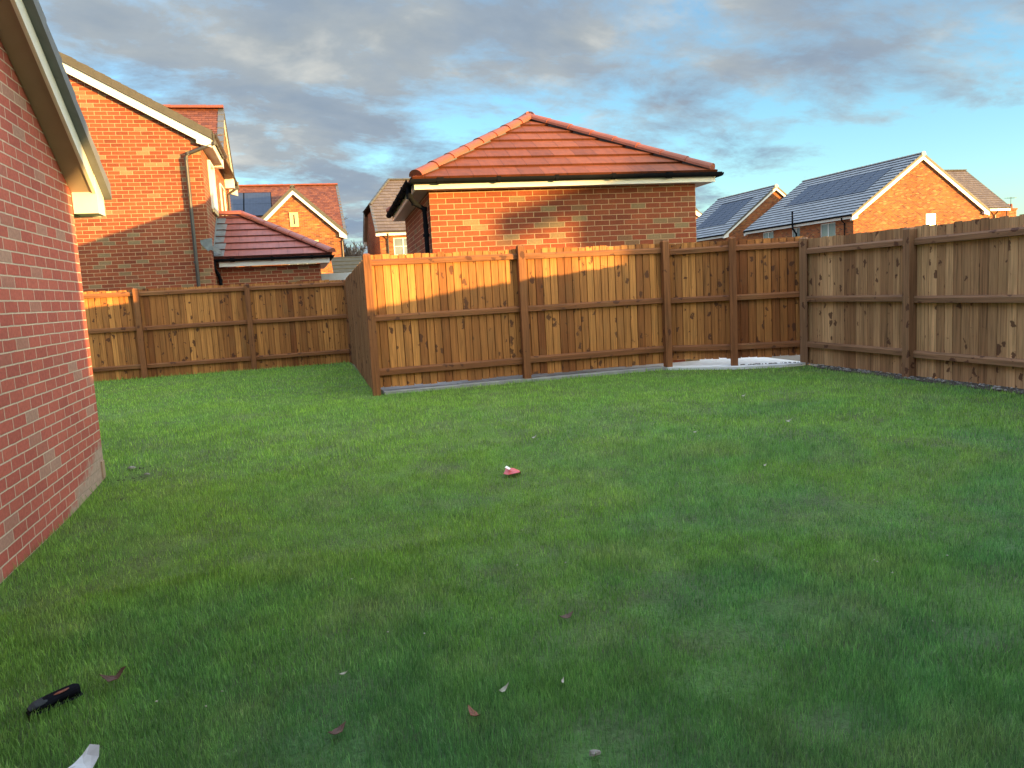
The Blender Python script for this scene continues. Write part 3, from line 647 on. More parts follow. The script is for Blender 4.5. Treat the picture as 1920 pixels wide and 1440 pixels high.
def solar(root, T, x_e, oe, ze, s, y0, wp, n, v0, v1, sgn, lift=.05, rows=1):
    """n panels side by side along y on the slope that starts at x_e"""
    c = 1/math.sqrt(1+s*s)
    for r in range(rows):
        va = v0+(v1-v0)*r/rows+.01; vb = v0+(v1-v0)*(r+1)/rows-.01
        for k in range(n):
            ya, yb = y0+k*wp+.035, y0+(k+1)*wp-.035; mb = MB(); fr = MB()
            def P(y, v, h): return Vector((x_e+sgn*(v*c), y, ze+v*c*s))+Vector((-sgn*s*c, 0, c))*h
            A = [P(ya, va, lift), P(yb, va, lift), P(yb, vb, lift), P(ya, vb, lift)]; nn = Vector((-sgn*s*c, 0, c))
            mb.poly(A if sgn < 0 else A[::-1], [(ya, va), (yb, va), (yb, vb), (ya, vb)] if sgn < 0 else [(ya, vb), (yb, vb), (yb, va), (ya, va)])
            o = mb.build('solar_panel', M['pv'], root, T=T)
            fr.prism([P(ya-.034, va-.05, lift-.004), P(yb+.034, va-.05, lift-.004), P(yb+.034, vb+.05, lift-.004), P(ya-.034, vb+.05, lift-.004)], -nn*.035)
            fr.build('panel_frame', M['black'], o, T=T)
def Tm(x, y, rz=0.0): return Matrix.Translation((x, y, 0)) @ Matrix.Rotation(rz, 4, 'Z')
def pipe(root, path, r=.034, m='black', name='downpipe', brackets=()):
    mb = MB(); mb.tube(path, r, 10)
    for (x, y, z) in brackets: mb.tube([(x, y, z-.02), (x, y, z+.02)], r+.012, 10)
    for p in path[1:-1]: mb.tube([Vector(p)+Vector((0, 0, -.03)), Vector(p)+Vector((0, 0, .03))], r+.006, 10)
    return mb.build(name, M[m], root)

# ------------------------------------------------------------------ near left outbuilding (gable faces the lawn)
hA = thing('garage', 'near brick building on the left edge with a steep white verge and grey tiles', 'garage', (-1.64, 0.90, 0), rad(90), 'garages')
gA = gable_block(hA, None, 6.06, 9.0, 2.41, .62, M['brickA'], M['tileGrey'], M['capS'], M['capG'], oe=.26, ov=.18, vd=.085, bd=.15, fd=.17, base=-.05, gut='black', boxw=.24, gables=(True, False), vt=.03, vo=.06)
pv2 = MB(); pv2.box(6.06-.10, 6.06-.02, -.012, -.001, .06, .20); pv2.build('air_vent', plain('sandy vent', (.36, .24, .17), .8), hA)

# ------------------------------------------------------------------ garage in the middle, pyramid roof
ga = rad(-3.0)
gr = thing('garage', 'square brick garage with a bright red hipped tile roof behind the middle fence', 'garage', (1.877, 10.73, 0), ga, 'garages')
GW, GD, GO, GZ = 3.94, 3.94, .235, 2.935
wb = MB(); zt = 2.81
wallrect(wb, (0, 0, 0), (1, 0, 0), GW, 0, zt); wallrect(wb, (GW, 0, 0), (0, 1, 0), GD, 0, zt); wallrect(wb, (GW, GD, 0), (-1, 0, 0), GW, 0, zt)
slots = [(GD-a-.10, GD-a, 1.45, 2.28) for a in (.42, 1.30)]
wallrect(wb, (0, GD, 0), (0, -1, 0), GD, 0, zt, slots); gw = wb.build('wall', M['brick'], gr)
for (a0, a1, b0, b1) in slots:
    mb = MB(); mb.box(.085, .10, GD-a1, GD-a0, b0, b1)
    o = mb.build('vent_opening', M['grate'], gr); lv = MB(); lv_ = MB()
    lv.box(.062, .068, GD-a1+.001, GD-a0-.001, b0+.001, b1-.001)
    for z in np.arange(b0+.02, b1-.02, .072): lv.box(.02, .0615, GD-a1+.002, GD-a0-.002, z, z+.016)
    lv.build('louvre_blades', M['white'], o)
mb = MB(); pr = 1.235; run = GW/2+GO; c_ = run/math.hypot(run, pr); Ls = math.hypot(run, pr); FW = GW+2*GO; FD = GD+2*GO; rl = FD-2*run
gq = Ls/7.0
def slope4(mb, z0, O, U, up2, wid, k=1.0, g=.33):
    Vv = Vector((up2[0]*c_, up2[1]*c_, pr/Ls)); stepped(mb, O, U, Vv, lambda v: v*c_*k, lambda v: wid-v*c_*k, Ls, g, .034)
slope4(mb, GZ, (-GO, -GO, GZ), (1, 0, 0), (0, 1), FW, 1, gq); slope4(mb, GZ, (GW+GO, -GO, GZ), (0, 1, 0), (-1, 0), FD, 1, gq)
slope4(mb, GZ, (GW+GO, GD+GO, GZ), (-1, 0, 0), (0, -1), FW, 1, gq); slope4(mb, GZ, (-GO, GD+GO, GZ), (0, -1, 0), (1, 0), FD, 1, gq)
rf = mb.build('roof', M['tileRed'], gr); hp = MB(); A = Vector((GW/2, run-GO, GZ+pr+.03)); A2 = Vector((GW/2, GD+GO-run, GZ+pr+.04))
if (A2-A).length > .1: ridge_run(hp, A, A2, .13)
for q in ((-GO, -GO), (GW+GO, -GO)): ridge_run(hp, (q[0]+(.05 if q[0] < 1 else -.05), q[1]+.05, GZ+.055), A, .108, .43)
for q in ((-GO, GD+GO), (GW+GO, GD+GO)): ridge_run(hp, (q[0], q[1], GZ+.045), A2, .125, .43)
hp.build('hip_tiles', M['hip'], rf, smooth=False)
bd_ = MB()   # dark gap and bedding under the hip tiles
for q in ((-GO, -GO), (GW+GO, -GO)): bd_.bar((q[0]+(.08 if q[0] < 1 else -.08), q[1]+.08, GZ+.035), A+Vector((0, 0, -.03)), .13, .075)
bd_.build('hip_bedding', M['capD'], rf)
fo = GO-.02; FB = (2.80, 2.90)
for (x0, x1, y0, y1) in ((-fo, GW+fo, -fo, -fo+.02), (-fo, GW+fo, GD+fo-.02, GD+fo), (-fo, -fo+.02, -fo+.021, GD+fo-.021), (GW+fo-.02, GW+fo, -fo+.021, GD+fo-.021)):
    mb = MB(); mb.box(x0, x1, y0, y1, *FB); mb.build('fascia_board', M['white'], gr)
mb = MB(); e = .003
for (x0, x1, y0, y1) in ((-fo+.021, GW+fo-.021, -fo+.021, -e), (-fo+.021, GW+fo-.021, GD+e, GD+fo-.021), (-fo+.021, -e, 0, GD), (GW+e, GW+fo-.021, 0, GD)): mb.box(x0, x1, y0, y1, 2.803, 2.815)
mb.build('soffit', M['soffit'], gr)
go = fo+.055
def gutter4(root, x0, x1, y0, y1, z, m, sides='FLR', r=.058):
    for k, (p, q) in dict(F=((x0, y0, z), (x1, y0, z)), R=((x1, y0, z), (x1, y1, z)), L=((x0, y1, z), (x0, y0, z))).items():
        if k not in sides: continue
        mb = MB(); mb.halfpipe(p, q, r, -1); P_, Q_ = Vector(p), Vector(q); L_ = (Q_-P_).length; d = (Q_-P_)/L_; n = Vector((d.y, -d.x, 0))
        a = .35
        while a < L_-.1:
            b = P_+d*a; w_ = .05 if int(a*10) % 3 else .09
            mb.prism([b+n*(r+.006)+Vector((0, 0, .012)), b-n*(r+.006)+Vector((0, 0, .012)), b-n*(r+.006)+Vector((0, 0, -r*.75)), b+n*(r*.3)+Vector((0, 0, -r-.012)), b+n*(r*.9)+Vector((0, 0, -r*.6))], d*w_); a += .82
        mb.build('gutter', m, root)
gutter4(gr, -go, GW+go, -go, GD+go, 2.925, M['black'])
pipe(gr, [(-go, .02, 2.87), (-go, .02, 2.74), (-.20, .10, 2.66), (-.06, .15, 2.58), (-.055, .15, 2.35), (-.055, .15, 0)], .034, 'black', brackets=[(-.055, .15, 2.22)])

# ------------------------------------------------------------------ tall house on the left with wing and porch
hB = thing('house', 'tall orange lit brick house on the left with a grey downpipe and a slanting shadow', 'house', (-1.578, 16.96, 0), 0, 'brick houses')
WB = 8.6; TB = Tm(-WB, 0)
win1 = (1.2, 2.15, 3.50, 4.53)
gable_block(hB, TB, WB, 7.2, 4.845, .565, M['brick'], M['tileBrown'], M['capB'], M['capB'], oe=.25, ov=.13, vd=.15, bd=.17, fd=.17, holes={'R': [win1]}, gut='grey', gut_y=(-.12, 2.55), boxw=.27, vt=.01)
window(hB, TB, (WB, 0, 0), (0, 1, 0), *win1, bars=(1,), rev=.02, proud=.045)
pipe(hB, [(.27, -.10, 4.80), (.27, -.10, 4.62), (-.24, -.10, 4.42), (-.275, -.10, 4.33), (-.285, -.10, 0)], .036, 'grey', brackets=[(-.285, -.10, 3.62), (-.285, -.10, 2.3)])
# cross wing whose gable faces right
gW = 3.3; TW = Tm(-.02, 2.65, rad(90)); zeW = 4.80
win2 = (1.15, 2.35, 3.40, 4.42)
gable_block(hB, TW, gW, 4.0, zeW, .80, M['brick'], M['tileClay'], M['capD'], M['hip'], oe=.22, ov=.24, vd=.06, bd=.15, fd=.17, holes={'F': [win2]}, g=.11, t=.012, boxw=.26, gables=(True, False), gutters=(False, True))
window(hB, TW, (0, 0, 0), (1, 0, 0), *win2, bars=(1,), rev=.02, proud=.045)
hd = MB(); hd.tube([(.30, 6.15, 4.78), (.30, 6.15, 4.62), (.12, 6.10, 4.5), (.03, 6.08, 4.42), (.03, 6.08, 0)], .034, 8); hd.build('downpipe', M['grey'], hB)
# porch (single storey, hipped to the right) as part of the same house
PX = 2.16; PYo = .74; zp = 2.40; po = .26; prn = 1.89; prs = 1.06; c2 = prn/math.hypot(prn, prs); L2 = math.hypot(prn, prs); PD = 2*(prn-po)
mb = MB(); wallrect(mb, (.002, PYo, 0), (1, 0, 0), PX, 0, 2.21); wallrect(mb, (PX+.002, PYo, 0), (0, 1, 0), PD, 0, 2.21); mb.build('porch_wall', M['brick'], hB)
mb = MB(); wid = PX+po; g_ = L2/6.5
stepped(mb, (0.004, PYo-po, zp), (1, 0, 0), (0, c2, prs/L2), lambda v: 0, lambda v: wid-v*c2, L2, g_, .032)
stepped(mb, (PX+po, PYo-po, zp), (0, 1, 0), (-c2, 0, prs/L2), lambda v: v*c2, lambda v: 2*prn-v*c2, L2, g_, .032)
stepped(mb, (PX+po, PYo-po+2*prn, zp), (-1, 0, 0), (0, -c2, prs/L2), lambda v: v*c2, lambda v: wid-.004, L2, g_, .032)
prf = mb.build('porch_roof', M['tilePorch'], hB); hp = MB()
ridge_run(hp, (PX+po-prn, PYo-po+prn, zp+prs+.035), (0.01, PYo-po+prn, zp+prs+.035), .12); ridge_run(hp, (PX+po, PYo-po, zp+.04), (PX+po-prn, PYo-po+prn, zp+prs+.035), .115); ridge_run(hp, (PX+po, PYo-po+2*prn, zp+.04), (PX+po-prn, PYo-po+prn, zp+prs+.035), .115)
hp.build('hip_tiles', M['hipP'], prf)
mb = MB(); mb.box(.09, PX+po-.06, PYo-po+.06, PYo-po+.08, zp-.185, zp-.05); mb.build('fascia_board', M['white'], hB)
mb = MB(); mb.box(PX+po-.08, PX+po-.06, PYo-po+.081, PYo+PD, zp-.185, zp-.05); mb.build('fascia_board', M['white'], hB)
mb = MB(); mb.box(.09, PX+po-.081, PYo-po+.081, PYo-.003, zp-.182, zp-.17); mb.box(PX+.005, PX+po-.081, PYo, PYo+PD, zp-.182, zp-.17); mb.build('soffit', M['soffit'], hB)
gutter4(hB, -.03, PX+po-.0, PYo-po-.0, PYo+PD, zp-.025, M['black'], 'FR', .056)
pipe(hB, [(.0, PYo-po, zp-.07), (.0, PYo-po, zp-.22), (.05, PYo-.12, zp-.34), (.075, PYo-.05, zp-.46), (.075, PYo-.05, 0)], .036, 'black')
# lead flashing up the slope and the apron at its foot
mb = MB(); nv = (0, -prs/L2, c2)
for k in range(6):
    v0, v1 = k*g_, (k+1)*g_
    def PP(u, v, h): return Vector((u, PYo-po+v*c2, zp+v*prs/L2))+Vector(nv)*h
    w0 = .20+.02*math.sin(k*2.1)
    mb.prism([PP(.006, v0, .040), PP(w0, v0, .040), PP(w0+.015, v1, .013), PP(.006, v1, .013)], Vector(nv)*.006)
    mb.prism([(.004, PYo-po+v0*c2, zp+v0*prs/L2+.04), (.004, PYo-po+v1*c2, zp+v1*prs/L2+.04), (.004, PYo-po+v1*c2, zp+v1*prs/L2+.16), (.004, PYo-po+v0*c2, zp+v0*prs/L2+.16)], (.006, 0, 0))
mb.prism([(-.18, -.012, 2.74), (.05, -.012, 2.78), (.05, -.012, 2.56), (-.05, -.012, 2.52), (-.17, -.012, 2.66)], (0, .008, 0))
mb.prism([(-.02, -.02, 2.56), (.16, PYo-po+.05, 2.46), (.16, PYo-po+.05, 2.56), (-.02, -.02, 2.66)], (.0, .012, 0))
mb.build('lead_flashing', M['lead'], hB)
mb = MB(); mb.box(PX+.01, PX+.75, PYo+1.0, PYo+1.1, 1.75, 2.02); mb.build('meter_cover', plain('pale grey cover', (.42, .45, .47), .5), hB)

# ------------------------------------------------------------------ house with front gable and slit window (behind)
hC = thing('house', 'far brick house with a pointed front gable, slit window and dark solar panels', 'house', (-2.0, 41.6, 0), 0, 'brick houses')
TCm = Tm(4.62+.02, .38, rad(90))
c2w = [(1.80, 3.20, 3.05, 4.22)]
gable_block(hC, TCm, 8.0, 9.4, 4.83, .715, M['brickO'], M['tileClay'], M['capD'], M['hip'], oe=.25, ov=.18, vd=.08, bd=.17, g=.17, t=.014, boxw=.3)
gable_block(hC, None, 4.62, 4.2, 4.83, .925, M['brickO'], M['tileClay'], M['capB'], M['capB'], oe=.22, ov=.2, vd=.17, bd=.20, g=.17, t=.014, holes={'F': c2w}, boxw=.36, gables=(True, False), gutters=(True, True), gut_y=(-.19, 1.2))
window(hC, None, (0, 0, 0), (1, 0, 0), *c2w[0], bars=(.33, .66), hb=(.7,))
mb = MB(); mb.box(1.62, 3.38, -.03, -.002, 4.23, 4.50); mb.build('lintel', M['stone'], hC)
mb = MB(); mb.box(2.05, 2.48, -.05, -.002, 5.20, 5.92); o = mb.build('slit_window', M['stone'], hC); mb = MB(); mb.box(2.235, 2.30, -.056, -.0505, 5.32, 5.80); mb.build('slot', M['grate'], o)
solar(hC, TCm, -.25, .25, 4.83, .715, 3.45, 1.42, 3, 1.93, 4.40, 1, .05, 2)
pipe(hC, [(4.62+.22, -.1, 4.75), (4.62+.05, -.06, 4.55), (4.62-.05, -.06, 4.4), (4.62-.05, -.06, 0)], .034, 'grey')

# ------------------------------------------------------------------ house with half hip behind the garage
hD = thing('house', 'brown roofed house with a clipped gable, partly hidden behind the red roofed garage', 'house', (4.55, 42.0, 0), 0, 'brick houses')
TD = Tm(0, 7.4, rad(-90))
wD = [(.72, 1.75, 3.15, 4.50)]
gable_block(hD, TD, 7.4, 8.0, 4.84, .80, M['brickO'], M['tileDusk'], M['capD'], M['capB'], oe=.3, ov=.2, vd=.10, bd=.17, halfhip=(6.45, 1.35), holes={'R': wD}, boxw=.3, gables=(True, False))
window(hD, TD, (7.4, 0, 0), (0, 1, 0), *wD[0], bars=(.5,), hb=(.33, .66))
pipe(hD, [(.42, -.33, 4.70), (.42, -.08, 4.45), (.42, -.08, 0)], .04, 'grey')
solar(hD, TD, 7.7, .3, 4.84, .80, 2.1, 1.1, 2, 1.6, 3.2, -1, .06)

# ------------------------------------------------------------------ large house on the right
hE = thing('house', 'large grey roofed house on the right with seven solar panels and a sunlit orange gable', 'house', (34.1, 41.9, 0), 0, 'brick houses')
TE = None
wE = [(11.8-(w1-41.9), 11.8-(w0-41.9), 3.35, 4.62) for w0, w1 in ((43.6, 45.1), (47.3, 48.2), (50.4, 51.75))]
gE = (5.5, 6.25, 3.95, 4.80)
gable_block(hE, TE, 10.2, 11.8, 4.90, .685, M['brickO'], M['tileGrey'], M['capB'], M['capG'], oe=.28, ov=.2, vd=.14, bd=.22, holes={'L': wE}, g=.36, t=.055, boxw=.42, endcap=True, gut='black')
for h in wE: window(hE, TE, (0, 11.8, 0), (0, -1, 0), *h, bars=(.5,))
solar(hE, TE, -.28, .28, 4.90, .685, 1.35, 1.23, 7, 2.75, 5.35, 1)
mb = MB(); mb.box(5.5, 6.25, -.05, -.003, 3.75, 4.80); o = mb.build('window', M['white'], hE); mb = MB(); mb.box(5.56, 6.19, -.056, -.0505, 3.8, 4.74); mb.build('pane', M['glare'], o)  # white pane stands in for sunlight reflected off the window
pipe(hE, [(-.10, 5.66, 3.0), (-.10, 5.66, 4.2), (-.38, 5.66, 4.55), (-.40, 5.66, 4.9), (-.40, 5.66, 5.75)], .065, 'black', 'soil_pipe')
pipe(hE, [(-.30, .75, 4.8), (-.28, .75, 4.62), (-.07, .75, 4.45), (-.07, .75, 2.5)], .04, 'black')
# brown roofed rear wing / neighbour at far right
hG = thing('house', 'plain brown roofed house peeping out behind the right of the sunlit gable', 'house', (47.2, 46.6, 0), 0, 'brick houses')
TG = Tm(4.1, 0, rad(90))
gable_block(hG, TG, 7.6, 6.4, 5.45, .80, M['brickO'], M['tileDusk'], M['capB'], M['capB'], oe=.3, ov=.1, vd=.1, bd=.17, boxw=.3, gut='grey')
pipe(hG, [(3.0, -.33, 5.2), (3.0, -.08, 4.95), (3.0, -.08, 3)], .05, 'grey')
ch = thing('chimney_stack', 'small brick chimney with red pots far off at the right edge', 'chimney', (66.3, 60, 0))
mb = MB(); mb.box(-.55, .55, -.4, .4, 0, 6.35); mb.box(-.62, .62, -.47, .47, 6.351, 6.5); mb.build('stack', M['brickO'], ch)
for k in range(3):
    mb = MB(); mb.tube([(-.35+.35*k, 0, 6.5), (-.35+.35*k, 0, 6.95)], .12, 8, rs=[.13, .10]); mb.build('chimney_pot', M['hip'], ch)

mb = MB(); mb.tube([(.3, 0, 6.4), (.3, 0, 7.6)], .025, 5); mb.bar((-.3, 0, 7.5), (.9, 0, 7.5), .03, .03)
for k in range(6): mb.bar((-.25+.2*k, -.25, 7.5), (-.25+.2*k, .25, 7.5), .02, .02)
mb.build('aerial', M['grey'], ch)

# ------------------------------------------------------------------ second panelled house and the one behind it
hF = thing('house', 'smaller grey roofed house with solar panels, left of the large right hand one', 'house', (33.5, 56.0, 0), 0, 'brick houses')
gable_block(hF, None, 9.15, 8.6, 4.86, .765, M['brickO'], M['tileGrey'], M['capB'], M['capG'], oe=.28, ov=.2, vd=.12, bd=.2, g=.36, t=.055, boxw=.42, endcap=True, gut='black')
solar(hF, None, -.28, .28, 4.86, .765, 1.6, 1.22, 4, 1.5, 4.9, 1)
hH = thing('house', 'tan tiled house with a white verge, mostly hidden right of the garage wall', 'house', (35.2, 75.0, 0), 0, 'brick houses')
gable_block(hH, Tm(0, .4), 8.0, 5, 7.6, .60, M['brickO'], M['tileTan'], M['capB'], M['capB'], oe=.25, ov=.2, vd=.08, bd=.45, boxw=.5)
gable_block(hH, Tm(8.9, 3.0, rad(90)), 8.0, 12, 7.6, .77, M['brickO'], M['tileTan'], M['capB'], M['capB'], oe=.25, ov=.2, vd=.1, bd=.3)

# ------------------------------------------------------------------ low roof glimpsed over the return fence, and the bare tree
lr = thing('outbuilding', 'low grey green roof glimpsed between the return fence and the far brick house', 'outbuilding', (1.55, 30, 0))
mb = MB(); mb.box(0, 1.9, .2, 3, 0, 2.3); mb.build('wall', M['brickO'], lr)
mb = MB(); stepped(mb, (-.1, 0, 2.25), (1, 0, 0), (0, .87, .5), lambda v: 0, lambda v: 2.1, 1.6, .3); mb.build('roof', plain('shade darkened grey tile', (.030, .035, .032), .9, .25), lr)  # tile colour darkened for the shade lying on this roof
tr = thing('bare_tree', 'bare winter tree with fine grey twigs between two far houses', 'tree', (4.0, 52, 0)); tr.scale = (1.05, 1.05, 1.22); rs = random.Random(21)
tk = MB(); tw = MB(); tips = []
def grow(mb, p, d, L, r, lev):
    q = p; n = 4; path = [p]; rr = [r]
    for i in range(n):
        d = (d+Vector((rs.gauss(0, .13), rs.gauss(0, .13), rs.gauss(.03, .08)))).normalized(); q = q+d*L/n; path.append(q); rr.append(r*(1-.55*(i+1)/n))
    (tk if lev < 2 else tw).tube(path, r, 5 if lev < 2 else 3, cap=False, rs=rr)
    if lev >= 5: return
    for k in range(4 if lev < 4 else 7):
        a = rs.random(); i = 1+int(a*3.99); nd = (d+Vector((rs.gauss(0, .55), rs.gauss(0, .55), rs.gauss(.12, .4)))).normalized()
        grow(mb, path[min(i, 4)], nd, L*rs.uniform(.52, .74), max(.022, rr[min(i, 4)]*.66), lev+1)
grow(tk, Vector((-.2, 0, 0)), Vector((0, 0, 1)), 2.7, .20, 0); grow(tk, Vector((-1.3, .6, 0)), Vector((-.1, 0, 1)), 2.5, .18, 0); grow(tk, Vector((.3, 1.2, 0)), Vector((.05, 0, 1)), 2.2, .14, 0); grow(tk, Vector((-.8, -.8, 0)), Vector((.1, 0, 1)), 1.9, .14, 0)
M['bark'] = plain('bare bark', (.20, .15, .11), .9, .2, 8)
tk.build('trunk', M['bark'], tr); tw.build('twigs', M['bark'], tr)

# ------------------------------------------------------------------ buildings out of frame that cast the shade
hm = thing('house', 'main house behind the photographer, out of the picture', 'house', (-7.2, -10.6, 0), 0)
gable_block(hm, Tm(13.78, 0, rad(90)), 9.0, 13.78, 4.9, .6, M['brick'], M['tileGrey'], M['capD'], M['capG'], boxw=.3)
nb = thing('neighbour_house', 'neighbouring house towards the sun, out of the picture', 'house', (24.05, -10.13, 0), SUN_TH)
mb = MB(); mb.box(0, 4.4, -6, 0, 0, 4.2); mb.prism([(0, 0, 4.2), (4.4, 0, 4.2), (4.4, 0, 5.8)], (0, -6, 0)); mb.build('wall', M['brick'], nb)
mb = MB(); mb.prism([(-.8, 0, 4.22), (4.5, 0, 6.3), (4.5, 0, 6.18), (-.8, 0, 4.12)], (0, -6, 0)); mb.build('roof', M['tileRed'], nb)

# ------------------------------------------------------------------ small things lying on the lawn
def curl(name, label, cat, x, y, rz, pts, m, th=.002, z=.018, bend=.0, group=None, tilt=(0, 0)):
    """thin curled scrap: outline pts (metres), bent about y"""
    mb = MB(); n = len(pts); cx = sum(p[0] for p in pts)/n; cy = sum(p[1] for p in pts)/n
    def L(px_, py_, h): return Vector((px_, py_, bend*(px_*px_)*20+.25*bend*py_+h))
    for h, fl in ((0, 0), (th, 1)):
        C_ = L(cx, cy, h)
        for i in range(n):
            a, b = pts[i], pts[(i+1) % n]; m1 = ((a[0]+cx)/2, (a[1]+cy)/2); m2 = ((b[0]+cx)/2, (b[1]+cy)/2)
            t1 = [L(*a, h), L(*b, h), L(*m2, h), L(*m1, h)]; t2 = [L(*m1, h), L(*m2, h), C_]
            if not fl: t1.reverse(); t2.reverse()
            mb.poly(t1); mb.poly(t2)
    for i in range(n):
        a, b = pts[i], pts[(i+1) % n]; mb.poly([L(*a, 0), L(*b, 0), L(*b, th), L(*a, th)])
    o = mb.build(name, m); o.location = (x, y, gz(y, x)+z); o.rotation_euler = (tilt[0], tilt[1], rz); tag(o, label, cat, group); return o
M['redleaf'] = plain('glossy red paper', (.60, .10, .11), .4, .15, 20); M['brownleaf'] = plain('brown dead leaf', (.075, .034, .024), .7, .4, 40)
M['paper'] = plain('printed white paper', (.46, .49, .55), .6, .10, 18); M['pale'] = plain('pale dry leaf', (.34, .33, .28), .7, .2, 30); M['russet'] = plain('russet leaf', (.17, .048, .024), .6, .3, 30)
sc_r = curl('paper_scrap', 'curled bright red paper scrap in the middle of the lawn', 'paper scrap', 1.47, 5.50, .5, [(-.075, .028), (-.028, .06), (.042, .05), (.085, -.005), (.03, -.028), (-.014, -.075), (-.07, -.014)], M['redleaf'], .002, .05, -.35, tilt=(.25, .1))
we = MB(); we.poly([(-.078, .026, .012), (-.066, -.012, .008), (-.030, .010, .007), (-.034, .052, .011)]); we.poly([(-.034, .052, .0105), (-.030, .010, .0065), (-.066, -.012, .0075), (-.078, .026, .0115)]); we.build('white_edge', M['white'], sc_r)
curl('paper_scrap', 'creased white printed paper near the bottom left corner', 'paper scrap', -.74, 2.485, .75, [(-.06, -.03), (.0, -.034), (.04, -.012), (.056, .012), (.042, .038), (.012, .028), (-.02, .018), (-.06, .002)], M['paper'], .0015, .042, .4, tilt=(.5, -.1))
curl('dead_leaf', 'curled dark maroon leaf beside the black shoe', 'leaf', -.775, 3.06, .3, [(-.045, 0), (-.02, .02), (.01, .012), (.03, .03), (.045, .005), (.015, -.012), (-.02, -.02)], M['brownleaf'], .002, .04, .8, 'leaves on the lawn')
for (x, y, rz, m, lab) in ((.45, 2.36, 1.9, 'russet', 'narrow russet leaf low in the middle of the lawn'), (.01, 2.42, .6, 'brownleaf', 'dark brown leaf sunk in the near grass left of the russet leaf'), (.98, 2.96, .2, 'brownleaf', 'small brown leaf at the edge of the dark bare patch')):
    curl('dead_leaf', lab, 'leaf', x, y, rz, [(-.036, 0), (-.024, .008), (-.012, .010), (0, .016), (.012, .012), (.024, .009), (.038, .001), (.022, -.007), (.010, -.013), (-.004, -.010), (-.018, -.011), (-.028, -.004)], M[m], .002, .024, .6, 'leaves on the lawn')
SZ = .72
for (x, y, rz, sz, lab) in ((.57, 2.45, .6, 1.2, 'long pale feather shaped sliver in the near grass'), (.05, 2.78, .2, .7, 'short pale sliver by a bare spot, left of the near middle'), (.78, 2.43, 1.1, .8, 'rounded pale flake right of the feather shaped sliver'), (1.885, 6.36, .3, 1.3, 'pale green white flake behind the red scrap'), (4.0, 5.74, -.2, 1.5, 'pale forked scrap on the right of the lawn'), (3.1, 4.73, .4, 1.0, 'pale curved scrap right of centre'), (4.32, 6.95, .1, 1.2, 'thin pale scrap well back on the right'), (3.15, 5.82, 0, 1.0, 'small pale scrap between the red scrap and the right fence')):
    curl('pale_scrap', lab, 'scrap', x, y, rz, [(SZ*a_*sz, SZ*b_*sz) for a_, b_ in ((-.030, -.002), (-.018, .004), (-.004, .0075), (.010, .0085), (.021, .004), (.034, .001), (.02, -.004), (.006, -.0075), (-.012, -.006))], M['pale'], .002, .038 if y < 4 else .045, 1.2, 'pale scraps on the lawn', (.3, 0))
# tiny crumbs
rs = random.Random(77); cb = MB()
for i in range(90):
    x = rs.uniform(-1.2, 6.2); y = rs.uniform(2.1, 9.0)
    if abs(x) > y*.95+.5: continue
    pebble(cb, x, y, gz(y, x)+.028, .0022+.0035*rs.random(), rs)
o = cb.build('white_crumbs', M['pale']); o['kind'] = 'stuff'; tag(o, 'tiny white crumbs sprinkled over the grass', 'crumbs')
for (x, y, r, lab) in ((-1.47, 7.12, .026, 'white stone on the bare spot nearest the brick corner'), (-1.30, 6.84, .02, 'small grey stone right of the bare patch by the brick corner'), (.74, 2.03, .016, 'grey stone at the bottom edge of the lawn, right of the middle'), (.05, 2.18, .014, 'buff stone at the very bottom edge of the lawn')):
    mb = MB(); pebble(mb, 0, 0, 0, r, rs); o = mb.build('stone', M['pebble']); o.location = (x, y, gz(y, x)+.022); o.scale = (1.25, .9, .9); tag(o, lab, 'stone', 'stones on the lawn')
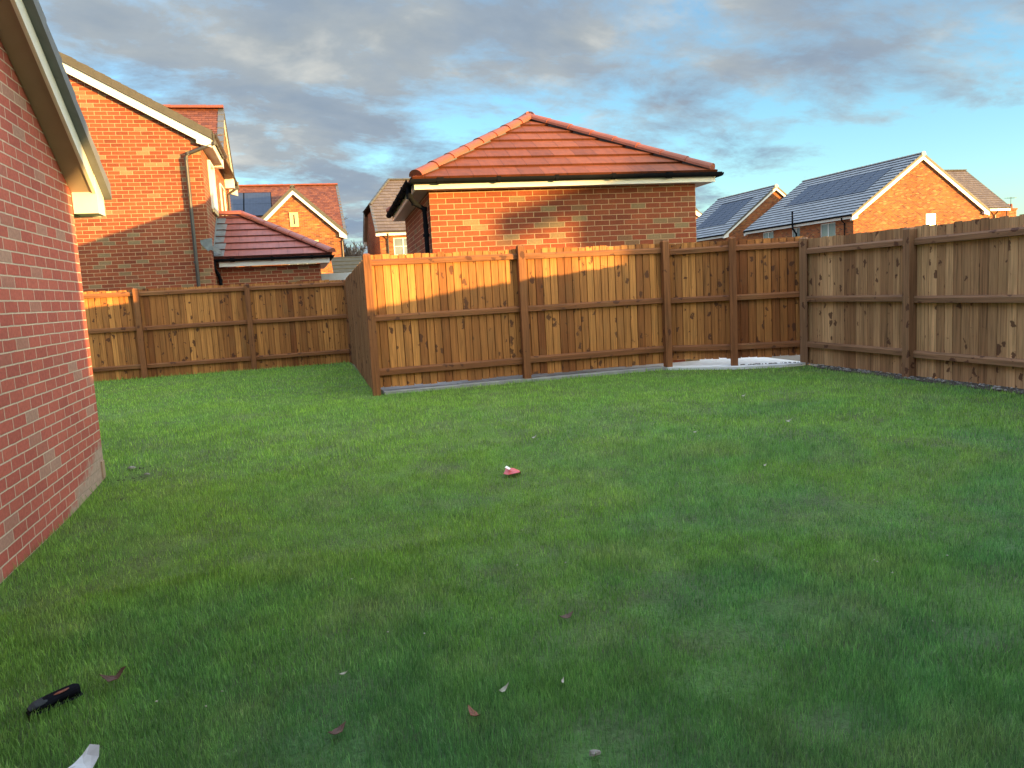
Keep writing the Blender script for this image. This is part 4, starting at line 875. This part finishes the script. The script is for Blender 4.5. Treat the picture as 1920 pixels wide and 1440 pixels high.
# dark soil clods on bare spots
cb = MB()
for bx, by, br_, n in ((-1.40, 6.82, .12, 90), (-1.42, 7.15, .10, 60), (-1.37, 6.22, .06, 20)) or ((1.87, 2.72, .16, 120), (1.56, 2.6, .22, 160), (1.49, 1.93, .12, 80), (2.75, 2.5, .35, 120), (.98, 2.8, .18, 90), (.80, 2.1, .22, 120), (2.4, 2.25, .15, 60)):
    for i in range(n//2):
        a = rs.random()*6.28; q = br_*math.sqrt(rs.random()); x = bx+q*math.cos(a); y = by+q*math.sin(a)*.75; pebble(cb, x, y, gz(y, x)+.002, .002+.006*rs.random()**2, rs)
o = cb.build('soil_clods', M['soil']); o['kind'] = 'stuff'; tag(o, 'dark crumbs of soil on the bare spots of the lawn', 'soil')
# black shoe lying on its side, toe to the lower left, with an orange lining showing
sh = thing('shoe', 'black low shoe lying in the dark grass at lower left, rusty lining showing', 'shoe', (-.955, 2.985, .024), rad(33))
sh.scale = (.64, .78, .5)
def loft(mb, secs, n=14):
    rings = []
    for (x, cy, cz, ry, rz_) in secs: rings.append([Vector((x, cy+ry*math.cos(2*math.pi*k/n), cz+rz_*math.sin(2*math.pi*k/n))) for k in range(n)])
    for a, b in zip(rings, rings[1:]):
        for k in range(n): mb.poly([a[k], a[(k+1) % n], b[(k+1) % n], b[k]])
    mb.poly(rings[0][::-1]); mb.poly(rings[-1])
M['shoe'] = plain('black canvas', (.004, .005, .009), .9, .3, 40, spec=.1, bmp=.001); M['sole'] = plain('dark rubber sole', (.006, .007, .012), .8, .2, 20, spec=.1); M['toe'] = plain('dusty toe', (.016, .024, .032), .8, .35, 40)
mb = MB(); loft(mb, [(-.128, 0, .012, .018, .012), (-.11, 0, .018, .036, .020), (-.07, 0, .024, .044, .026), (-.03, 0, .030, .043, .034), (.02, 0, .034, .036, .040), (.07, 0, .036, .035, .044), (.11, 0, .036, .033, .044), (.13, 0, .034, .022, .036)]); mb.build('upper', M['shoe'], sh, smooth=True)
mb = MB(); loft(mb, [(-.138, 0, -.006, .020, .009), (-.11, 0, -.008, .044, .010), (-.04, 0, -.008, .050, .010), (.03, 0, -.008, .038, .010), (.10, 0, -.008, .038, .010), (.14, 0, -.006, .024, .009)]); mb.build('sole', M['sole'], sh, smooth=True)
mb = MB(); loft(mb, [(-.005, -.012, .062, .004, .004), (.02, -.016, .068, .010, .006), (.05, -.018, .072, .009, .005), (.075, -.014, .074, .004, .004)]); mb.build('lining', M['russet'], sh, smooth=True)
mb = MB(); loft(mb, [(-.131, 0, .016, .020, .010), (-.10, 0, .034, .034, .012), (-.06, 0, .044, .036, .010), (-.035, 0, .052, .028, .006)]); mb.build('toe_cap', M['toe'], sh, smooth=True)
